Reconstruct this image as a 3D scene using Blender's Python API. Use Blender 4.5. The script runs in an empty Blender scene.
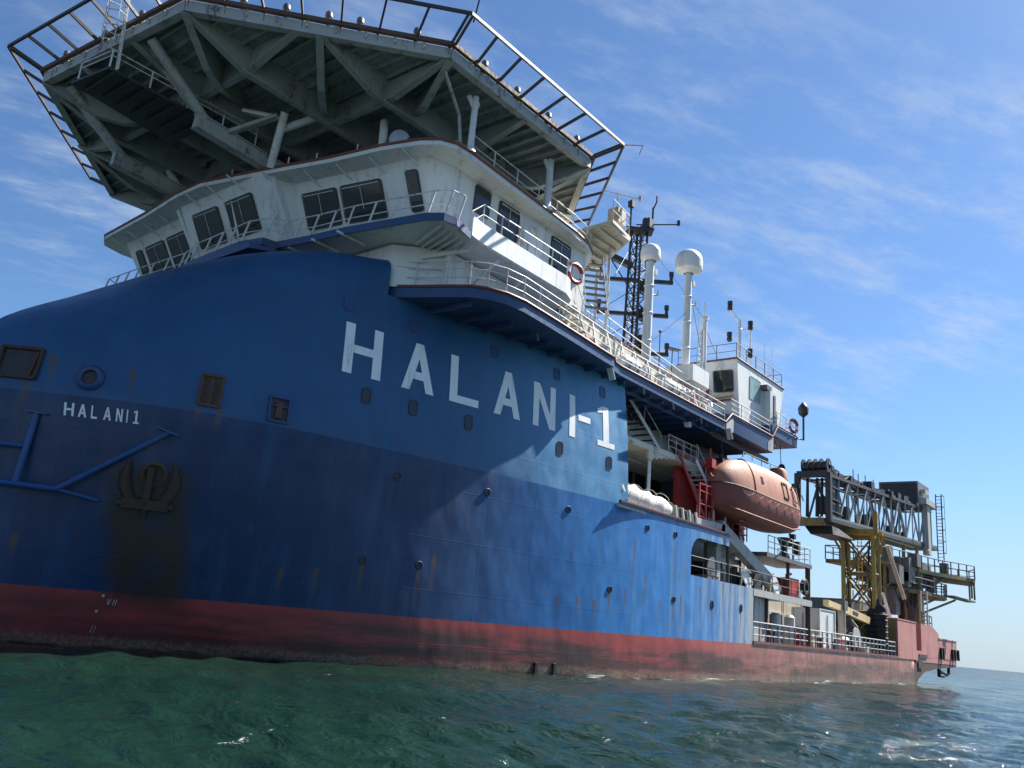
import bpy, bmesh, math, random
import numpy as np
from mathutils import Vector, Matrix
from mathutils.bvhtree import BVHTree
random.seed(7)
scene = bpy.context.scene
COL = scene.collection
PI = math.pi

# ------------------------------------------------------------------ materials
def new_mat(name):
    m = bpy.data.materials.new(name); m.use_nodes = True
    nt = m.node_tree
    b = nt.nodes['Principled BSDF']
    return m, nt, b

def N(nt, typ, **kw):
    n = nt.nodes.new(typ)
    for k, v in kw.items():
        if k.startswith('i_'):
            n.inputs[k[2:].replace('_', ' ')].default_value = v
        else:
            setattr(n, k, v)
    return n

def noise(nt, vec, scale, detail=5, rough=.6, sc3=None):
    if sc3:
        mp = N(nt, 'ShaderNodeVectorMath', operation='MULTIPLY'); mp.inputs[1].default_value = sc3
        nt.links.new(vec, mp.inputs[0]); vec = mp.outputs[0]
    n = N(nt, 'ShaderNodeTexNoise'); n.inputs['Scale'].default_value = scale
    n.inputs['Detail'].default_value = detail; n.inputs['Roughness'].default_value = rough
    nt.links.new(vec, n.inputs['Vector'])
    return n.outputs['Fac']

def ramp(nt, src, lo, hi, a=0., b=1.):
    n = N(nt, 'ShaderNodeMapRange'); n.interpolation_type = 'SMOOTHSTEP'
    n.inputs['From Min'].default_value = lo; n.inputs['From Max'].default_value = hi
    n.inputs['To Min'].default_value = a; n.inputs['To Max'].default_value = b
    nt.links.new(src, n.inputs['Value'])
    return n.outputs[0]

def math_(nt, op, a, b=None, clamp=False):
    n = N(nt, 'ShaderNodeMath', operation=op); n.use_clamp = clamp
    for i, v in enumerate((a, b)):
        if v is None: continue
        if isinstance(v, (int, float)): n.inputs[i].default_value = v
        else: nt.links.new(v, n.inputs[i])
    return n.outputs[0]

def mix(nt, fac, a, b, blend='MIX'):
    n = N(nt, 'ShaderNodeMix', data_type='RGBA', blend_type=blend)
    for k, v in ((0, fac), (6, a), (7, b)):
        if isinstance(v, (int, float)): n.inputs[k].default_value = v
        elif isinstance(v, tuple): n.inputs[k].default_value = (*v[:3], 1)
        else: nt.links.new(v, n.inputs[k])
    return n.outputs[2]

def bump(nt, b, h, strength=.3, dist=.02):
    n = N(nt, 'ShaderNodeBump'); n.inputs['Strength'].default_value = strength
    n.inputs['Distance'].default_value = dist
    nt.links.new(h, n.inputs['Height']); nt.links.new(n.outputs[0], b.inputs['Normal'])

RUST = (.16, .06, .022); RUSTD = (.07, .03, .015)
def paint(name, col, rough=.45, rust=.25, var=.25, metal=0., scale=1., rustcol=RUST, dirt=.3):
    """weathered paint: patches of tone, vertical run-off streaks and rust spots"""
    m, nt, b = new_mat(name)
    pos = N(nt, 'ShaderNodeNewGeometry').outputs['Position']
    n1 = noise(nt, pos, .9 * scale, 6)
    n2 = noise(nt, pos, 7 * scale, 5)
    st = noise(nt, pos, 1., 5, .65, (2.2 * scale, 2.2 * scale, .22 * scale))
    c = mix(nt, ramp(nt, n1, .3, .7, 0, var), col, tuple(v * .6 for v in col))
    c = mix(nt, ramp(nt, st, .5, .72, 0, dirt), c, tuple(v * .35 + .02 for v in col))
    rs = math_(nt, 'MULTIPLY', ramp(nt, st, .5, .66), ramp(nt, n2, .42, .62))
    rs2 = math_(nt, 'MAXIMUM', rs, ramp(nt, noise(nt, pos, 2.3 * scale, 8, .7), .64, .7))
    c = mix(nt, math_(nt, 'MULTIPLY', rs2, rust, True), c, mix(nt, n2, RUSTD, rustcol))
    nt.links.new(c, b.inputs['Base Color'])
    b.inputs['Metallic'].default_value = metal
    nt.links.new(ramp(nt, n2, .3, .7, rough - .08, rough + .12), b.inputs['Roughness'])
    bump(nt, b, n2, .15, .01)
    return m

M = {}
M['white'] = paint('white_paint', (.66, .68, .66), .42, .3, .16)
M['white_clean'] = paint('white_clean', (.76, .76, .73), .4, .25, .12)
M['cream'] = paint('cream_paint', (.62, .57, .46), .5, .7, .3)
M['blue'] = paint('blue_paint', (.022, .062, .16), .45, .5, .3)
M['blue_bright'] = paint('blue_frame', (.018, .085, .25), .45, .5, .3)
M['rail_white'] = paint('rail_white', (.6, .6, .57), .45, .8, .3, scale=3)
M['rail_red'] = paint('rail_red', (.19, .05, .035), .5, .8, .4, scale=3)
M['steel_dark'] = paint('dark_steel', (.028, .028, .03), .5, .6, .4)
M['steel_grey'] = paint('grey_steel', (.13, .135, .135), .5, .8, .4)
M['heli'] = paint('helideck_grey', (.28, .315, .295), .55, .7, .45)
M['heli_edge'] = paint('helideck_edge', (.36, .38, .36), .5, .9, .4)
M['net'] = paint('net_frame_brown', (.055, .042, .04), .55, .8, .4)
M['net_light'] = paint('net_frame_grey', (.34, .34, .33), .45, .6, .4)
M['rust_dark'] = paint('anchor_rust', (.062, .034, .024), .75, 1., .5, scale=2)
M['rust'] = paint('rusted_steel', (.11, .06, .04), .7, 1., .6)
M['pink'] = paint('faded_red_paint', (.5, .21, .19), .6, .9, .35)
M['red'] = paint('red_paint', (.42, .035, .03), .45, .4, .3)
M['orange'] = paint('faded_orange_grp', (.37, .155, .09), .6, .45, .4)
M['orange_low'] = paint('lower_orange_grp', (.25, .06, .045), .6, .6, .4)
M['yellow'] = paint('yellow_paint', (.42, .27, .05), .5, .85, .35)
M['yellow_dirty'] = paint('dirty_yellow', (.22, .17, .07), .6, .9, .4)
M['jib'] = paint('pale_yellow', (.66, .52, .26), .5, .6, .3)
M['beige'] = paint('beige_paint', (.5, .43, .33), .55, .7, .35)
M['grey_light'] = paint('light_grey_paint', (.4, .41, .4), .5, .7, .3)
M['rubber'] = paint('black_rubber', (.014, .014, .015), .7, .1, .4)
M['tarp'] = paint('white_tarp', (.7, .69, .66), .7, .12, .3, scale=2, dirt=.5)
M['tarp_green'] = paint('green_tarp', (.09, .11, .08), .75, .1, .4, scale=2)
M['dome'] = paint('dome_gelcoat', (.72, .71, .66), .35, .1, .08)
M['letter'] = paint('letter_white', (.82, .84, .83), .5, .3, .15, scale=2)
M['mark'] = paint('draft_mark', (.5, .5, .48), .5, .9, .5, scale=4)
M['seal'] = paint('window_gasket', (.03, .03, .03), .6, .2, .3)
M['tread'] = paint('tread_brown', (.15, .1, .08), .6, .8, .4)
def glass(name, col, rough=.06):
    m, nt, b = new_mat(name)
    pos = N(nt, 'ShaderNodeNewGeometry').outputs['Position']
    n = noise(nt, pos, 1.4, 4)
    nt.links.new(mix(nt, n, tuple(c * .6 for c in col), tuple(c * 1.5 for c in col)), b.inputs['Base Color'])
    b.inputs['Roughness'].default_value = rough
    b.inputs['Specular IOR Level'].default_value = .5
    return m
M['glass'] = glass('dark_glass', (.02, .024, .026))
M['glass_green'] = glass('green_glass', (.25, .36, .33), .12)
M['lamp'] = glass('lamp_lens', (.3, .32, .34), .2)

def hull_material():
    m, nt, b = new_mat('hull_paint')
    pos = N(nt, 'ShaderNodeNewGeometry').outputs['Position']
    xyz = N(nt, 'ShaderNodeSeparateXYZ'); nt.links.new(pos, xyz.inputs[0])
    X, Z = xyz.outputs[0], xyz.outputs[2]
    big = noise(nt, pos, .22, 5); mid = noise(nt, pos, 1.1, 6); fine = noise(nt, pos, 9, 5)
    st = noise(nt, pos, 1., 6, .65, (1.6, 1.6, .12))
    st2 = noise(nt, pos, 1., 5, .6, (4.5, 4.5, .2))
    aftf = ramp(nt, X, 27, 47)                                     # paint weathers towards the stern; its paling also brightens the sunlit side in colour
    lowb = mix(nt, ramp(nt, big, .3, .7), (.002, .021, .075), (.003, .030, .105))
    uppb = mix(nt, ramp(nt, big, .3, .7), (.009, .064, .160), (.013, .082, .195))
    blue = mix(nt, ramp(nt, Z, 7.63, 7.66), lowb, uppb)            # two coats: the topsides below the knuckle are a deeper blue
    sunlit_fac = math_(nt, 'MULTIPLY', ramp(nt, X, 22, 34), ramp(nt, mid, .25, .65, .72, 1.))  # brighter blue on the sunlit after hull: sunlight put into the colour
    blue = mix(nt, sunlit_fac, blue, mix(nt, ramp(nt, Z, 7.63, 7.66), (.008, .165, .47), (.075, .25, .45)))
    blue = mix(nt, math_(nt, 'MULTIPLY', ramp(nt, st, .45, .7), .25), blue, (.016, .105, .24))
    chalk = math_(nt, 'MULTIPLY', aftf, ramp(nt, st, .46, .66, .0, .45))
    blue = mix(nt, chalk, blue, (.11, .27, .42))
    grey = math_(nt, 'MULTIPLY', ramp(nt, X, 37, 48), ramp(nt, st, .4, .62, .1, .85))
    blue = mix(nt, grey, blue, (.34, .37, .38))
    top = math_(nt, 'MULTIPLY', ramp(nt, Z, 9, 14.5), ramp(nt, X, 20, 10, 0, .6))
    blue = mix(nt, math_(nt, 'MULTIPLY', top, mid), blue, (.13, .15, .17))
    # rust runs on the blue
    rz = math_(nt, 'MULTIPLY', ramp(nt, st2, .58, .68), ramp(nt, mid, .47, .6))
    ramt = ramp(nt, X, 22, 44, .3, 1.3)
    blue = mix(nt, math_(nt, 'MULTIPLY', rz, ramt, True), blue, mix(nt, fine, (.06, .03, .02), (.17, .09, .05)))
    # plate seams: faint pale scuffs along the strakes
    # boot-top
    red = mix(nt, ramp(nt, mid, .3, .7), (.33, .05, .045), (.25, .04, .038))
    fade = ramp(nt, X, 38, 58)
    red = mix(nt, fade, red, mix(nt, st, (.52, .2, .175), (.40, .145, .125)))
    gr = math_(nt, 'MULTIPLY', ramp(nt, Z, 1.8, 1.2), ramp(nt, noise(nt, pos, .55, 7, .68, (.28, .28, 2.2)), .36, .58))
    red = mix(nt, math_(nt, 'MULTIPLY', gr, ramp(nt, X, 12, 22, .6, .92)), red, (.035, .026, .022))
    rb = math_(nt, 'MULTIPLY', ramp(nt, X, 42, 52), math_(nt, 'MULTIPLY', ramp(nt, st2, .36, .54), ramp(nt, mid, .3, .55)))
    red = mix(nt, math_(nt, 'MULTIPLY', rb, .8), red, mix(nt, fine, (.10, .05, .03), (.24, .14, .09)))
    # slime and barnacle line
    wob = math_(nt, 'MULTIPLY', math_(nt, 'SUBTRACT', mid, .5), .5)
    zz = math_(nt, 'ADD', Z, wob)
    band = math_(nt, 'MULTIPLY', ramp(nt, zz, .52, .3), ramp(nt, fine, .4, .62, .2, .9))
    red = mix(nt, band, red, (.19, .15, .10))
    red = mix(nt, ramp(nt, zz, .16, .0), red, (.016, .018, .013))
    # paint boundary follows a hand-cut line
    edge = math_(nt, 'ADD', math_(nt, 'MULTIPLY', X, .0085), 1.66)
    edge = math_(nt, 'ADD', edge, ramp(nt, X, 44, 50, 0, 3.0) if False else 0.)
    jag = math_(nt, 'MULTIPLY', math_(nt, 'SUBTRACT', noise(nt, pos, 3, 4), .5), .06)
    isblue = ramp(nt, math_(nt, 'SUBTRACT', math_(nt, 'ADD', Z, jag), edge), -.012, .012)
    isblue = math_(nt, 'MULTIPLY', isblue, ramp(nt, X, 48.4, 48.3))
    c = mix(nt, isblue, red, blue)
    # rust and mud below the anchor
    acx = math_(nt, 'ADD', math_(nt, 'MULTIPLY', Z, -.27), ANCHOR_X)
    ax = math_(nt, 'ABSOLUTE', math_(nt, 'SUBTRACT', math_(nt, 'ADD', X, math_(nt, 'MULTIPLY', math_(nt, 'SUBTRACT', mid, .5), .35)), acx))
    az = math_(nt, 'MULTIPLY', ramp(nt, ax, 1.35, .7), math_(nt, 'MULTIPLY', ramp(nt, Z, 1.2, 1.9), ramp(nt, Z, 5.9, 5.5)))
    az = math_(nt, 'MULTIPLY', az, ramp(nt, mid, .3, .55, .45, 1.))
    c = mix(nt, az, c, mix(nt, fine, (.016, .012, .012), (.045, .03, .025)))
    for (lx, lz, ln) in RUNS:
        d = math_(nt, 'ABSOLUTE', math_(nt, 'SUBTRACT', X, math_(nt, 'ADD', math_(nt, 'MULTIPLY', wob, .25), lx)))
        f = math_(nt, 'MULTIPLY', ramp(nt, d, .13, .03), math_(nt, 'MULTIPLY', ramp(nt, Z, lz - ln, lz), ramp(nt, Z, lz + .1, lz)))
        c = mix(nt, math_(nt, 'MULTIPLY', f, ramp(nt, fine, .3, .6, .4, .95)), c, (.10, .06, .035))
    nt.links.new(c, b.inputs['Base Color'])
    nt.links.new(ramp(nt, mid, .3, .7, .36, .52), b.inputs['Roughness'])
    # plating: weld seams every frame and shallow dishing between them
    seam = math_(nt, 'ABSOLUTE', math_(nt, 'SUBTRACT', math_(nt, 'FRACT', math_(nt, 'DIVIDE', X, 2.7)), .5))
    seamz = math_(nt, 'ABSOLUTE', math_(nt, 'SUBTRACT', math_(nt, 'FRACT', math_(nt, 'DIVIDE', Z, 1.9)), .5))
    ridge = math_(nt, 'ADD', ramp(nt, seam, .012, 0.), ramp(nt, seamz, .014, 0.))
    h = math_(nt, 'ADD', math_(nt, 'MULTIPLY', ridge, .08), math_(nt, 'MULTIPLY', noise(nt, pos, .75, 2, .4, (1, 1, .55)), 2.6))
    h = math_(nt, 'ADD', h, math_(nt, 'MULTIPLY', fine, .06))
    bump(nt, b, h, .42, .07)
    return m

# ------------------------------------------------------------------ mesh builder
WLOC = {}
class MB:
    def __init__(s): s.v = []; s.f = []; s.sm = []; s.mi = []; s.cur = 0; s.cuts = []
    def mat(s, i): s.cur = i; return s
    def cut(s): s.cuts.append((len(s.v), len(s.f))); return s
    def add(s, vs, fs, smooth=False):
        o = len(s.v); s.v += [tuple(p) for p in vs]
        for f in fs: s.f.append([o + i for i in f]); s.sm.append(smooth); s.mi.append(s.cur)
        return s
    def box(s, c, d, R=None):
        hx, hy, hz = (k / 2 for k in d); vs = []
        for z in (-hz, hz):
            for x, y in ((-hx, -hy), (hx, -hy), (hx, hy), (-hx, hy)):
                p = Vector((x, y, z)); p = (R @ p) if R else p
                vs.append(p + Vector(c))
        return s.add(vs, [(0, 3, 2, 1), (4, 5, 6, 7), (0, 1, 5, 4), (1, 2, 6, 5), (2, 3, 7, 6), (3, 0, 4, 7)])
    def span(s, x0, x1, y0, y1, z0, z1):
        return s.box(((x0 + x1) / 2, (y0 + y1) / 2, (z0 + z1) / 2), (abs(x1 - x0), abs(y1 - y0), abs(z1 - z0)))
    def bar(s, p, q, w=.1, h=None, up=(0, 0, 1)):
        """rectangular section from p to q, w wide, h deep"""
        h = w if h is None else h
        p, q = Vector(p), Vector(q); d = (q - p)
        L = d.length
        if L < 1e-6: return s
        d /= L; u = Vector(up)
        if abs(d.dot(u)) > .98: u = Vector((1, 0, 0))
        r = d.cross(u).normalized(); u = r.cross(d)
        vs = []
        for e in (p, q):
            for a, b in ((-1, -1), (1, -1), (1, 1), (-1, 1)): vs.append(e + r * a * w / 2 + u * b * h / 2)
        return s.add(vs, [(0, 3, 2, 1), (4, 5, 6, 7), (0, 1, 5, 4), (1, 2, 6, 5), (2, 3, 7, 6), (3, 0, 4, 7)])
    def tube(s, p, q, r=.03, r2=None, n=8, caps=True):
        r2 = r if r2 is None else r2
        p, q = Vector(p), Vector(q); d = q - p
        if d.length < 1e-6: return s
        d.normalize(); u = Vector((0, 0, 1)) if abs(d.z) < .95 else Vector((1, 0, 0))
        a = d.cross(u).normalized(); b = d.cross(a)
        vs = [p + (a * math.cos(t) + b * math.sin(t)) * r for t in [2 * PI * i / n for i in range(n)]]
        vs += [q + (a * math.cos(t) + b * math.sin(t)) * r2 for t in [2 * PI * i / n for i in range(n)]]
        s.add(vs, [(i, (i + 1) % n, n + (i + 1) % n, n + i) for i in range(n)], True)
        if caps: s.add(vs[:n], [list(range(n))[::-1]]); s.add(vs[n:], [list(range(n))])
        return s
    def path(s, pts, r=.03, n=7, close=False):
        pts = [Vector(p) for p in pts]
        ps = pts + ([pts[0]] if close else [])
        N_ = len(pts); rings = []
        prev = None
        for i, p in enumerate(pts):
            a = pts[i - 1] if (i > 0 or close) else p
            c = pts[(i + 1) % N_] if (i < N_ - 1 or close) else p
            d = (c - a).normalized()
            u = prev if prev is not None else (Vector((0, 0, 1)) if abs(d.z) < .9 else Vector((1, 0, 0)))
            x = d.cross(u)
            if x.length < 1e-4: u = Vector((0.3, 1, 0.2)); x = d.cross(u)
            x.normalize(); y = x.cross(d).normalized(); prev = y
            rings.append([p + (x * math.cos(t) + y * math.sin(t)) * r for t in [2 * PI * k / n for k in range(n)]])
        vs = [v for R_ in rings for v in R_]; fs = []
        for i in range(N_ if close else N_ - 1):
            j = (i + 1) % N_
            for k in range(n): fs.append((i * n + k, i * n + (k + 1) % n, j * n + (k + 1) % n, j * n + k))
        s.add(vs, fs, True)
        if not close: s.add(rings[0], [list(range(n))[::-1]]); s.add(rings[-1], [list(range(n))])
        return s
    def prism(s, poly, z0, z1, smooth=False):
        """poly: (x, y) outline; z0, z1 numbers or functions of (x, y)"""
        f0 = z0 if callable(z0) else (lambda x, y: z0); f1 = z1 if callable(z1) else (lambda x, y: z1)
        n = len(poly)
        vs = [(x, y, f0(x, y)) for x, y in poly] + [(x, y, f1(x, y)) for x, y in poly]
        s.add(vs, [list(range(n))[::-1], list(range(n, 2 * n))])
        return s.add(vs, [(i, (i + 1) % n, n + (i + 1) % n, n + i) for i in range(n)], smooth)
    def lathe(s, prof, c=(0, 0, 0), n=20, R=None):
        vs = []
        for r, z in prof:
            for k in range(n):
                t = 2 * PI * k / n; p = Vector((r * math.cos(t), r * math.sin(t), z))
                vs.append((R @ p if R else p) + Vector(c))
        fs = []
        for i in range(len(prof) - 1):
            for k in range(n): fs.append((i * n + k, i * n + (k + 1) % n, (i + 1) * n + (k + 1) % n, (i + 1) * n + k))
        return s.add(vs, fs, True)
    def grid(s, rows, smooth=True, close=False):
        nr, nc = len(rows), len(rows[0]); vs = [p for r in rows for p in r]; fs = []
        for i in range(nr - 1):
            for j in range(nc if close else nc - 1):
                k = (j + 1) % nc
                fs.append((i * nc + j, i * nc + k, (i + 1) * nc + k, (i + 1) * nc + j))
        return s.add(vs, fs, smooth)
    def build_each(s, name, mat, parent=None):
        """one object for every stretch between cut() calls"""
        v0 = f0 = 0
        for v1, f1 in s.cuts + [(len(s.v), len(s.f))]:
            if f1 > f0:
                q = MB(); q.v = s.v[v0:v1]; q.f = [[i - v0 for i in f] for f in s.f[f0:f1]]; q.sm = s.sm[f0:f1]; q.mi = s.mi[f0:f1]
                q.build(name, mat, parent)
            v0, f0 = v1, f1
    def build(s, name, mat, parent=None, loc=None, bevel=0.):
        """one mesh object; vertices are given in world space and stored about the parent (or loc)"""
        o3 = Vector(WLOC[parent.name]) if parent else Vector(loc or (0, 0, 0))
        me = bpy.data.meshes.new(name)
        me.from_pydata([tuple(Vector(p) - o3) for p in s.v], [], s.f)
        me.polygons.foreach_set('use_smooth', s.sm)
        me.polygons.foreach_set('material_index', s.mi)
        bm = bmesh.new(); bm.from_mesh(me)
        bmesh.ops.remove_doubles(bm, verts=bm.verts, dist=1e-5)
        bm.to_mesh(me); bm.free()
        me.validate()
        me.set_sharp_from_angle(angle=math.radians(38))
        o = bpy.data.objects.new(name, me); COL.objects.link(o)
        if parent: o.parent = parent; WLOC[o.name] = tuple(o3)
        else: o.location = o3; WLOC[o.name] = tuple(o3)
        mats = mat if isinstance(mat, list) else [mat]
        for m_ in mats: me.materials.append(M[m_] if isinstance(m_, str) else m_)
        if bevel:
            bv = o.modifiers.new('bevel', 'BEVEL'); bv.width = bevel; bv.segments = 2; bv.limit_method = 'ANGLE'
        return o

def thing(name, label, cat, loc=(0, 0, 0), group=None):
    o = bpy.data.objects.new(name, None); COL.objects.link(o)
    o.location = loc; o.empty_display_size = .3; WLOC[o.name] = tuple(loc)
    o['label'] = label; o['category'] = cat
    if group: o['group'] = group
    return o
def tag(o, label, cat, group=None):
    o['label'] = label; o['category'] = cat
    if group: o['group'] = group
    return o
def copy_thing(root, loc, label, group=None, rz=None):
    r = root.copy(); COL.objects.link(r); r.location = loc; r['label'] = label
    if group: r['group'] = group
    if rz is not None: r.rotation_euler = (0, 0, rz)
    for ch in list(root.children):
        c = ch.copy(); COL.objects.link(c); c.parent = r
        for g in list(ch.children):
            d = g.copy(); COL.objects.link(d); d.parent = c
    return r

def smooth_curve(P, m):
    """Catmull-Rom through the points P, m samples per span"""
    P = [np.array(p, float) for p in P]
    Q = [2 * P[0] - P[1]] + P + [2 * P[-1] - P[-2]]
    out = []
    for i in range(1, len(Q) - 2):
        a, b, c, d = Q[i - 1:i + 3]
        for k in range(m):
            t = k / m
            out.append(.5 * (2 * b + (c - a) * t + (2 * a - 5 * b + 4 * c - d) * t * t + (3 * b - a - 3 * c + d) * t ** 3))
    out.append(P[-1])
    return [tuple(p) for p in out]

def railing(mb, pts, h=1.05, step=1.5, rails=(.38, .72), r=.022, post=.026, lean=(0, 0, 0), top=None):
    """posts and rails along a polyline of deck-edge points"""
    pts = [Vector(p) for p in pts]; lean = Vector(lean)
    up = Vector((0, 0, h)) + lean
    for f in (*rails, 1.):
        mb.path([p + up * f for p in pts], r if f < 1 else (top or r * 1.25), 6)
    for a, b in zip(pts[:-1], pts[1:]):
        n = max(1, round((b - a).length / step))
        for k in range(n): 
            p = a.lerp(b, k / n); mb.tube(p, p + up, post, n=6)
    mb.tube(pts[-1], pts[-1] + up, post, n=6)
    return mb

def stair(mb_tread, mb_side, a, b, width, wdir, n, rail=True, mb_rail=None):
    """inclined ladder from a (foot) to b (head); wdir = unit vector across"""
    a, b, w = Vector(a), Vector(b), Vector(wdir).normalized()
    for k in range(1, n):
        p = a.lerp(b, k / n)
        run = Vector((b.x - a.x, b.y - a.y, 0)).normalized()
        mb_tread.bar(p - w * width / 2, p + w * width / 2, .24, .04)
    for s_ in (-1, 1):
        o = w * s_ * width / 2
        mb_side.bar(a + o, b + o, .05, .2)
        if rail:
            mr = mb_rail or mb_side
            u = Vector((0, 0, .9))
            mr.path([a + o, a + o + u, b + o + u, b + o], .022, 6)
            mr.tube(a.lerp(b, .5) + o, a.lerp(b, .5) + o + u, .02, n=6)
ANCHOR_X = 15.32
RUNS = [(20.8, 3.42, 1.3), (23.02, 3.5, 1.5), (33.4, 3.6, 1.3), (38.9, 3.6, 1.7), (43.0, 3.6, 1.4), (46.6, 3.7, 1.4), (14.6, 7.8, .7), (15.2, 7.8, .9), (10.6, 7.9, 1.2), (35.1, 6.2, 4.2), (37.6, 3.6, 1.6), (39.6, 4.0, 1.9), (31.3, 3.3, 1.2), (30.1, 3.2, 1.1), (32.4, 3.2, 1.2), (42.6, 6., 3.8), (12.9, 8.7, 1.2), (11.1, 8.9, 1.4), (36.2, 4.6, 2.2), (38.9, 6.6, 4.0), (34.6, 3.9, 1.3), (18.2, 3.0, 1.0), (19.3, 3.1, 1.0), (11.3, 3.2, .9), (41.6, 4.6, 2.), (23.6, 4.1, 1.5), (44.3, 5., 2.5)]
# ------------------------------------------------------------------ ship
SHIP = thing('work_ship', 'large blue and red work ship with a white bridge and helicopter deck over its bow', 'ship', (50, 0, 0))
# hull lines: port-side waterlines (x aft, y), ten stations each
ROWS = {
 -1.5: [(11.2,0),(12.2,-1.0),(13.6,-1.9),(15.6,-3.1),(17.6,-4.2),(19.6,-5.6),(22,-6.9),(24.5,-7.9),(28,-8.6),(33.6,-9.5),(40.5,-10)],
 0.:   [(9.4,0),(10.4,-1.05),(11.9,-2.05),(14.0,-3.2),(16.2,-4.5),(18.4,-5.85),(21,-7.2),(24,-8.15),(27.5,-8.8),(33.3,-9.6),(40.5,-10)],
 2.2:  [(9.2,0),(10.0,-1.05),(11.3,-2.15),(13.2,-3.4),(15.4,-4.75),(17.8,-6.05),(20.7,-7.3),(23.8,-8.18),(27.5,-8.84),(33.4,-9.65),(40.5,-10)],
 4.9:  [(9.0,0),(9.7,-1.0),(10.85,-2.1),(12.6,-3.6),(14.8,-5.1),(17.5,-6.45),(20.5,-7.42),(23.6,-8.2),(27.5,-8.9),(33.45,-9.75),(40.5,-10)],
 7.65: [(8.9,0),(9.5,-.95),(10.5,-2.0),(12.1,-3.65),(14.5,-5.5),(17.5,-6.8),(20.4,-7.55),(23.3,-8.2),(27.5,-9.0),(34.3,-9.88),(40.5,-10)],
 10.:  [(9.9,0),(10.35,-.95),(11.2,-2.1),(12.7,-3.7),(14.9,-5.4),(17.7,-6.7),(20.4,-7.45),(23.3,-8.08),(27.5,-8.9),(34.3,-9.76)],
 12.:  [(12.5,0),(12.75,-1.0),(13.3,-2.3),(14.4,-3.9),(16,-5.45),(18.2,-6.7),(20.5,-7.33),(23.3,-7.92),(27.5,-8.78),(34.3,-9.56)],
 13.6: [(14.7,0),(14.85,-1.2),(15.2,-2.6),(15.9,-4.2),(17.,-5.6),(18.6,-6.65),(20.5,-7.2),(23.3,-7.75),(27.5,-8.62),(34.3,-9.36)],
 14.45: [(16.1,0),(16.15,-1.2),(16.35,-2.7),(16.8,-4.2),(17.6,-5.5),(18.9,-6.55),(20.5,-7.2)],
 14.88: [(17.2,0),(17.22,-1.2),(17.4,-2.7),(17.7,-4.1),(18.3,-5.4),(19.2,-6.4),(20.5,-7.12)],
 15.08: [(18.4,0),(18.4,-1.2),(18.5,-2.6),(18.7,-3.9),(19.1,-5.1),(19.7,-6.1),(20.5,-6.95)],
}
def hull_grid(mb, zs, ncol, per=8, nz=6):
    keys = zs
    curves = [[(x, y, z) for (x, y) in smooth_curve(ROWS[z][:ncol], per)] for z in keys]
    cols = []
    for j in range(len(curves[0])):
        cols.append(smooth_curve([c[j] for c in curves], nz))
    rows = [[cols[j][i] for j in range(len(cols))] for i in range(len(cols[0]))]
    for sgn in (1, -1):
        mb.grid([[(x, y * sgn, z) for x, y, z in r] for r in rows])
    return rows
hull = MB()
hull_grid(hull, [-1.5, 0., 2.2, 4.9, 7.65], 11)
hull_grid(hull, [7.65, 10., 12., 13.6], 10)
hull_grid(hull, [13.6, 14.45, 14.88, 15.08], 7)
XE = 34.3                                                         # the blue house side ends here
capA = smooth_curve([(18.4,0),(18.4,-1.2),(18.5,-2.6),(18.7,-3.9),(19.1,-5.1),(19.7,-6.1),(20.5,-6.95)], 8)
for sg in (1, -1):
    hull.add([(x, y * sg, 15.08) for x, y in capA] + [(20.5, 0, 15.1)], [list(range(len(capA) + 1))])
# aft end plate of the blue house side (a return inboard)
hull.add([(XE, -9.88, 7.65), (XE, -9.76, 10.), (XE, -9.56, 12), (XE, -9.36, 13.6), (XE, -6, 13.6), (XE, -6, 7.65)], [range(6)])
def strip(x0, x1, z0, z1, nx, nz, y=-10.):
    for sg in (1, -1):
        hull.grid([[(x0 + (x1 - x0) * i / nx, y * sg, z0 + (z1 - z0) * k / nz) for i in range(nx + 1)] for k in range(nz + 1)], True)
strip(40.5, 48.3, -1.5, 5.15, 8, 6)
# beam and rounded corner over the side opening
strip(41.5, 45.0, 7.12, 7.65, 4, 1)
arc = [(40.5 + 1. - 1.0 * math.cos(t), 6.12 + 1.0 * math.sin(t)) for t in [PI / 2 * k / 8 for k in range(9)]]
hull.add([(40.5, -10, 7.65)] + [(x, -10, z) for x, z in arc] + [(41.5, -10, 7.65)], [range(len(arc) + 2)])
strip(48.3, 81.8, -1.5, 2.2, 30, 4)
# stern: the hull turns under and the transom overhang is carried aft
hull.grid([[(81.8, y, z) for y in (-10, 0, 10)] for z in (-1.5, 2.2)])
BVH = BVHTree.FromPolygons([Vector(p) for p in hull.v], [list(f) for f in hull.f])
def on_hull(x, z):
    loc, nor, i, d = BVH.ray_cast(Vector((x, -40, z)), Vector((0, 1, 0)))
    if loc is None: return Vector((x, -10, z)), Vector((0, -1, 0))
    if nor.y > 0: nor = -nor
    return loc, nor
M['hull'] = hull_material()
HULL = hull.build('hull', 'hull', SHIP)
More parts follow.
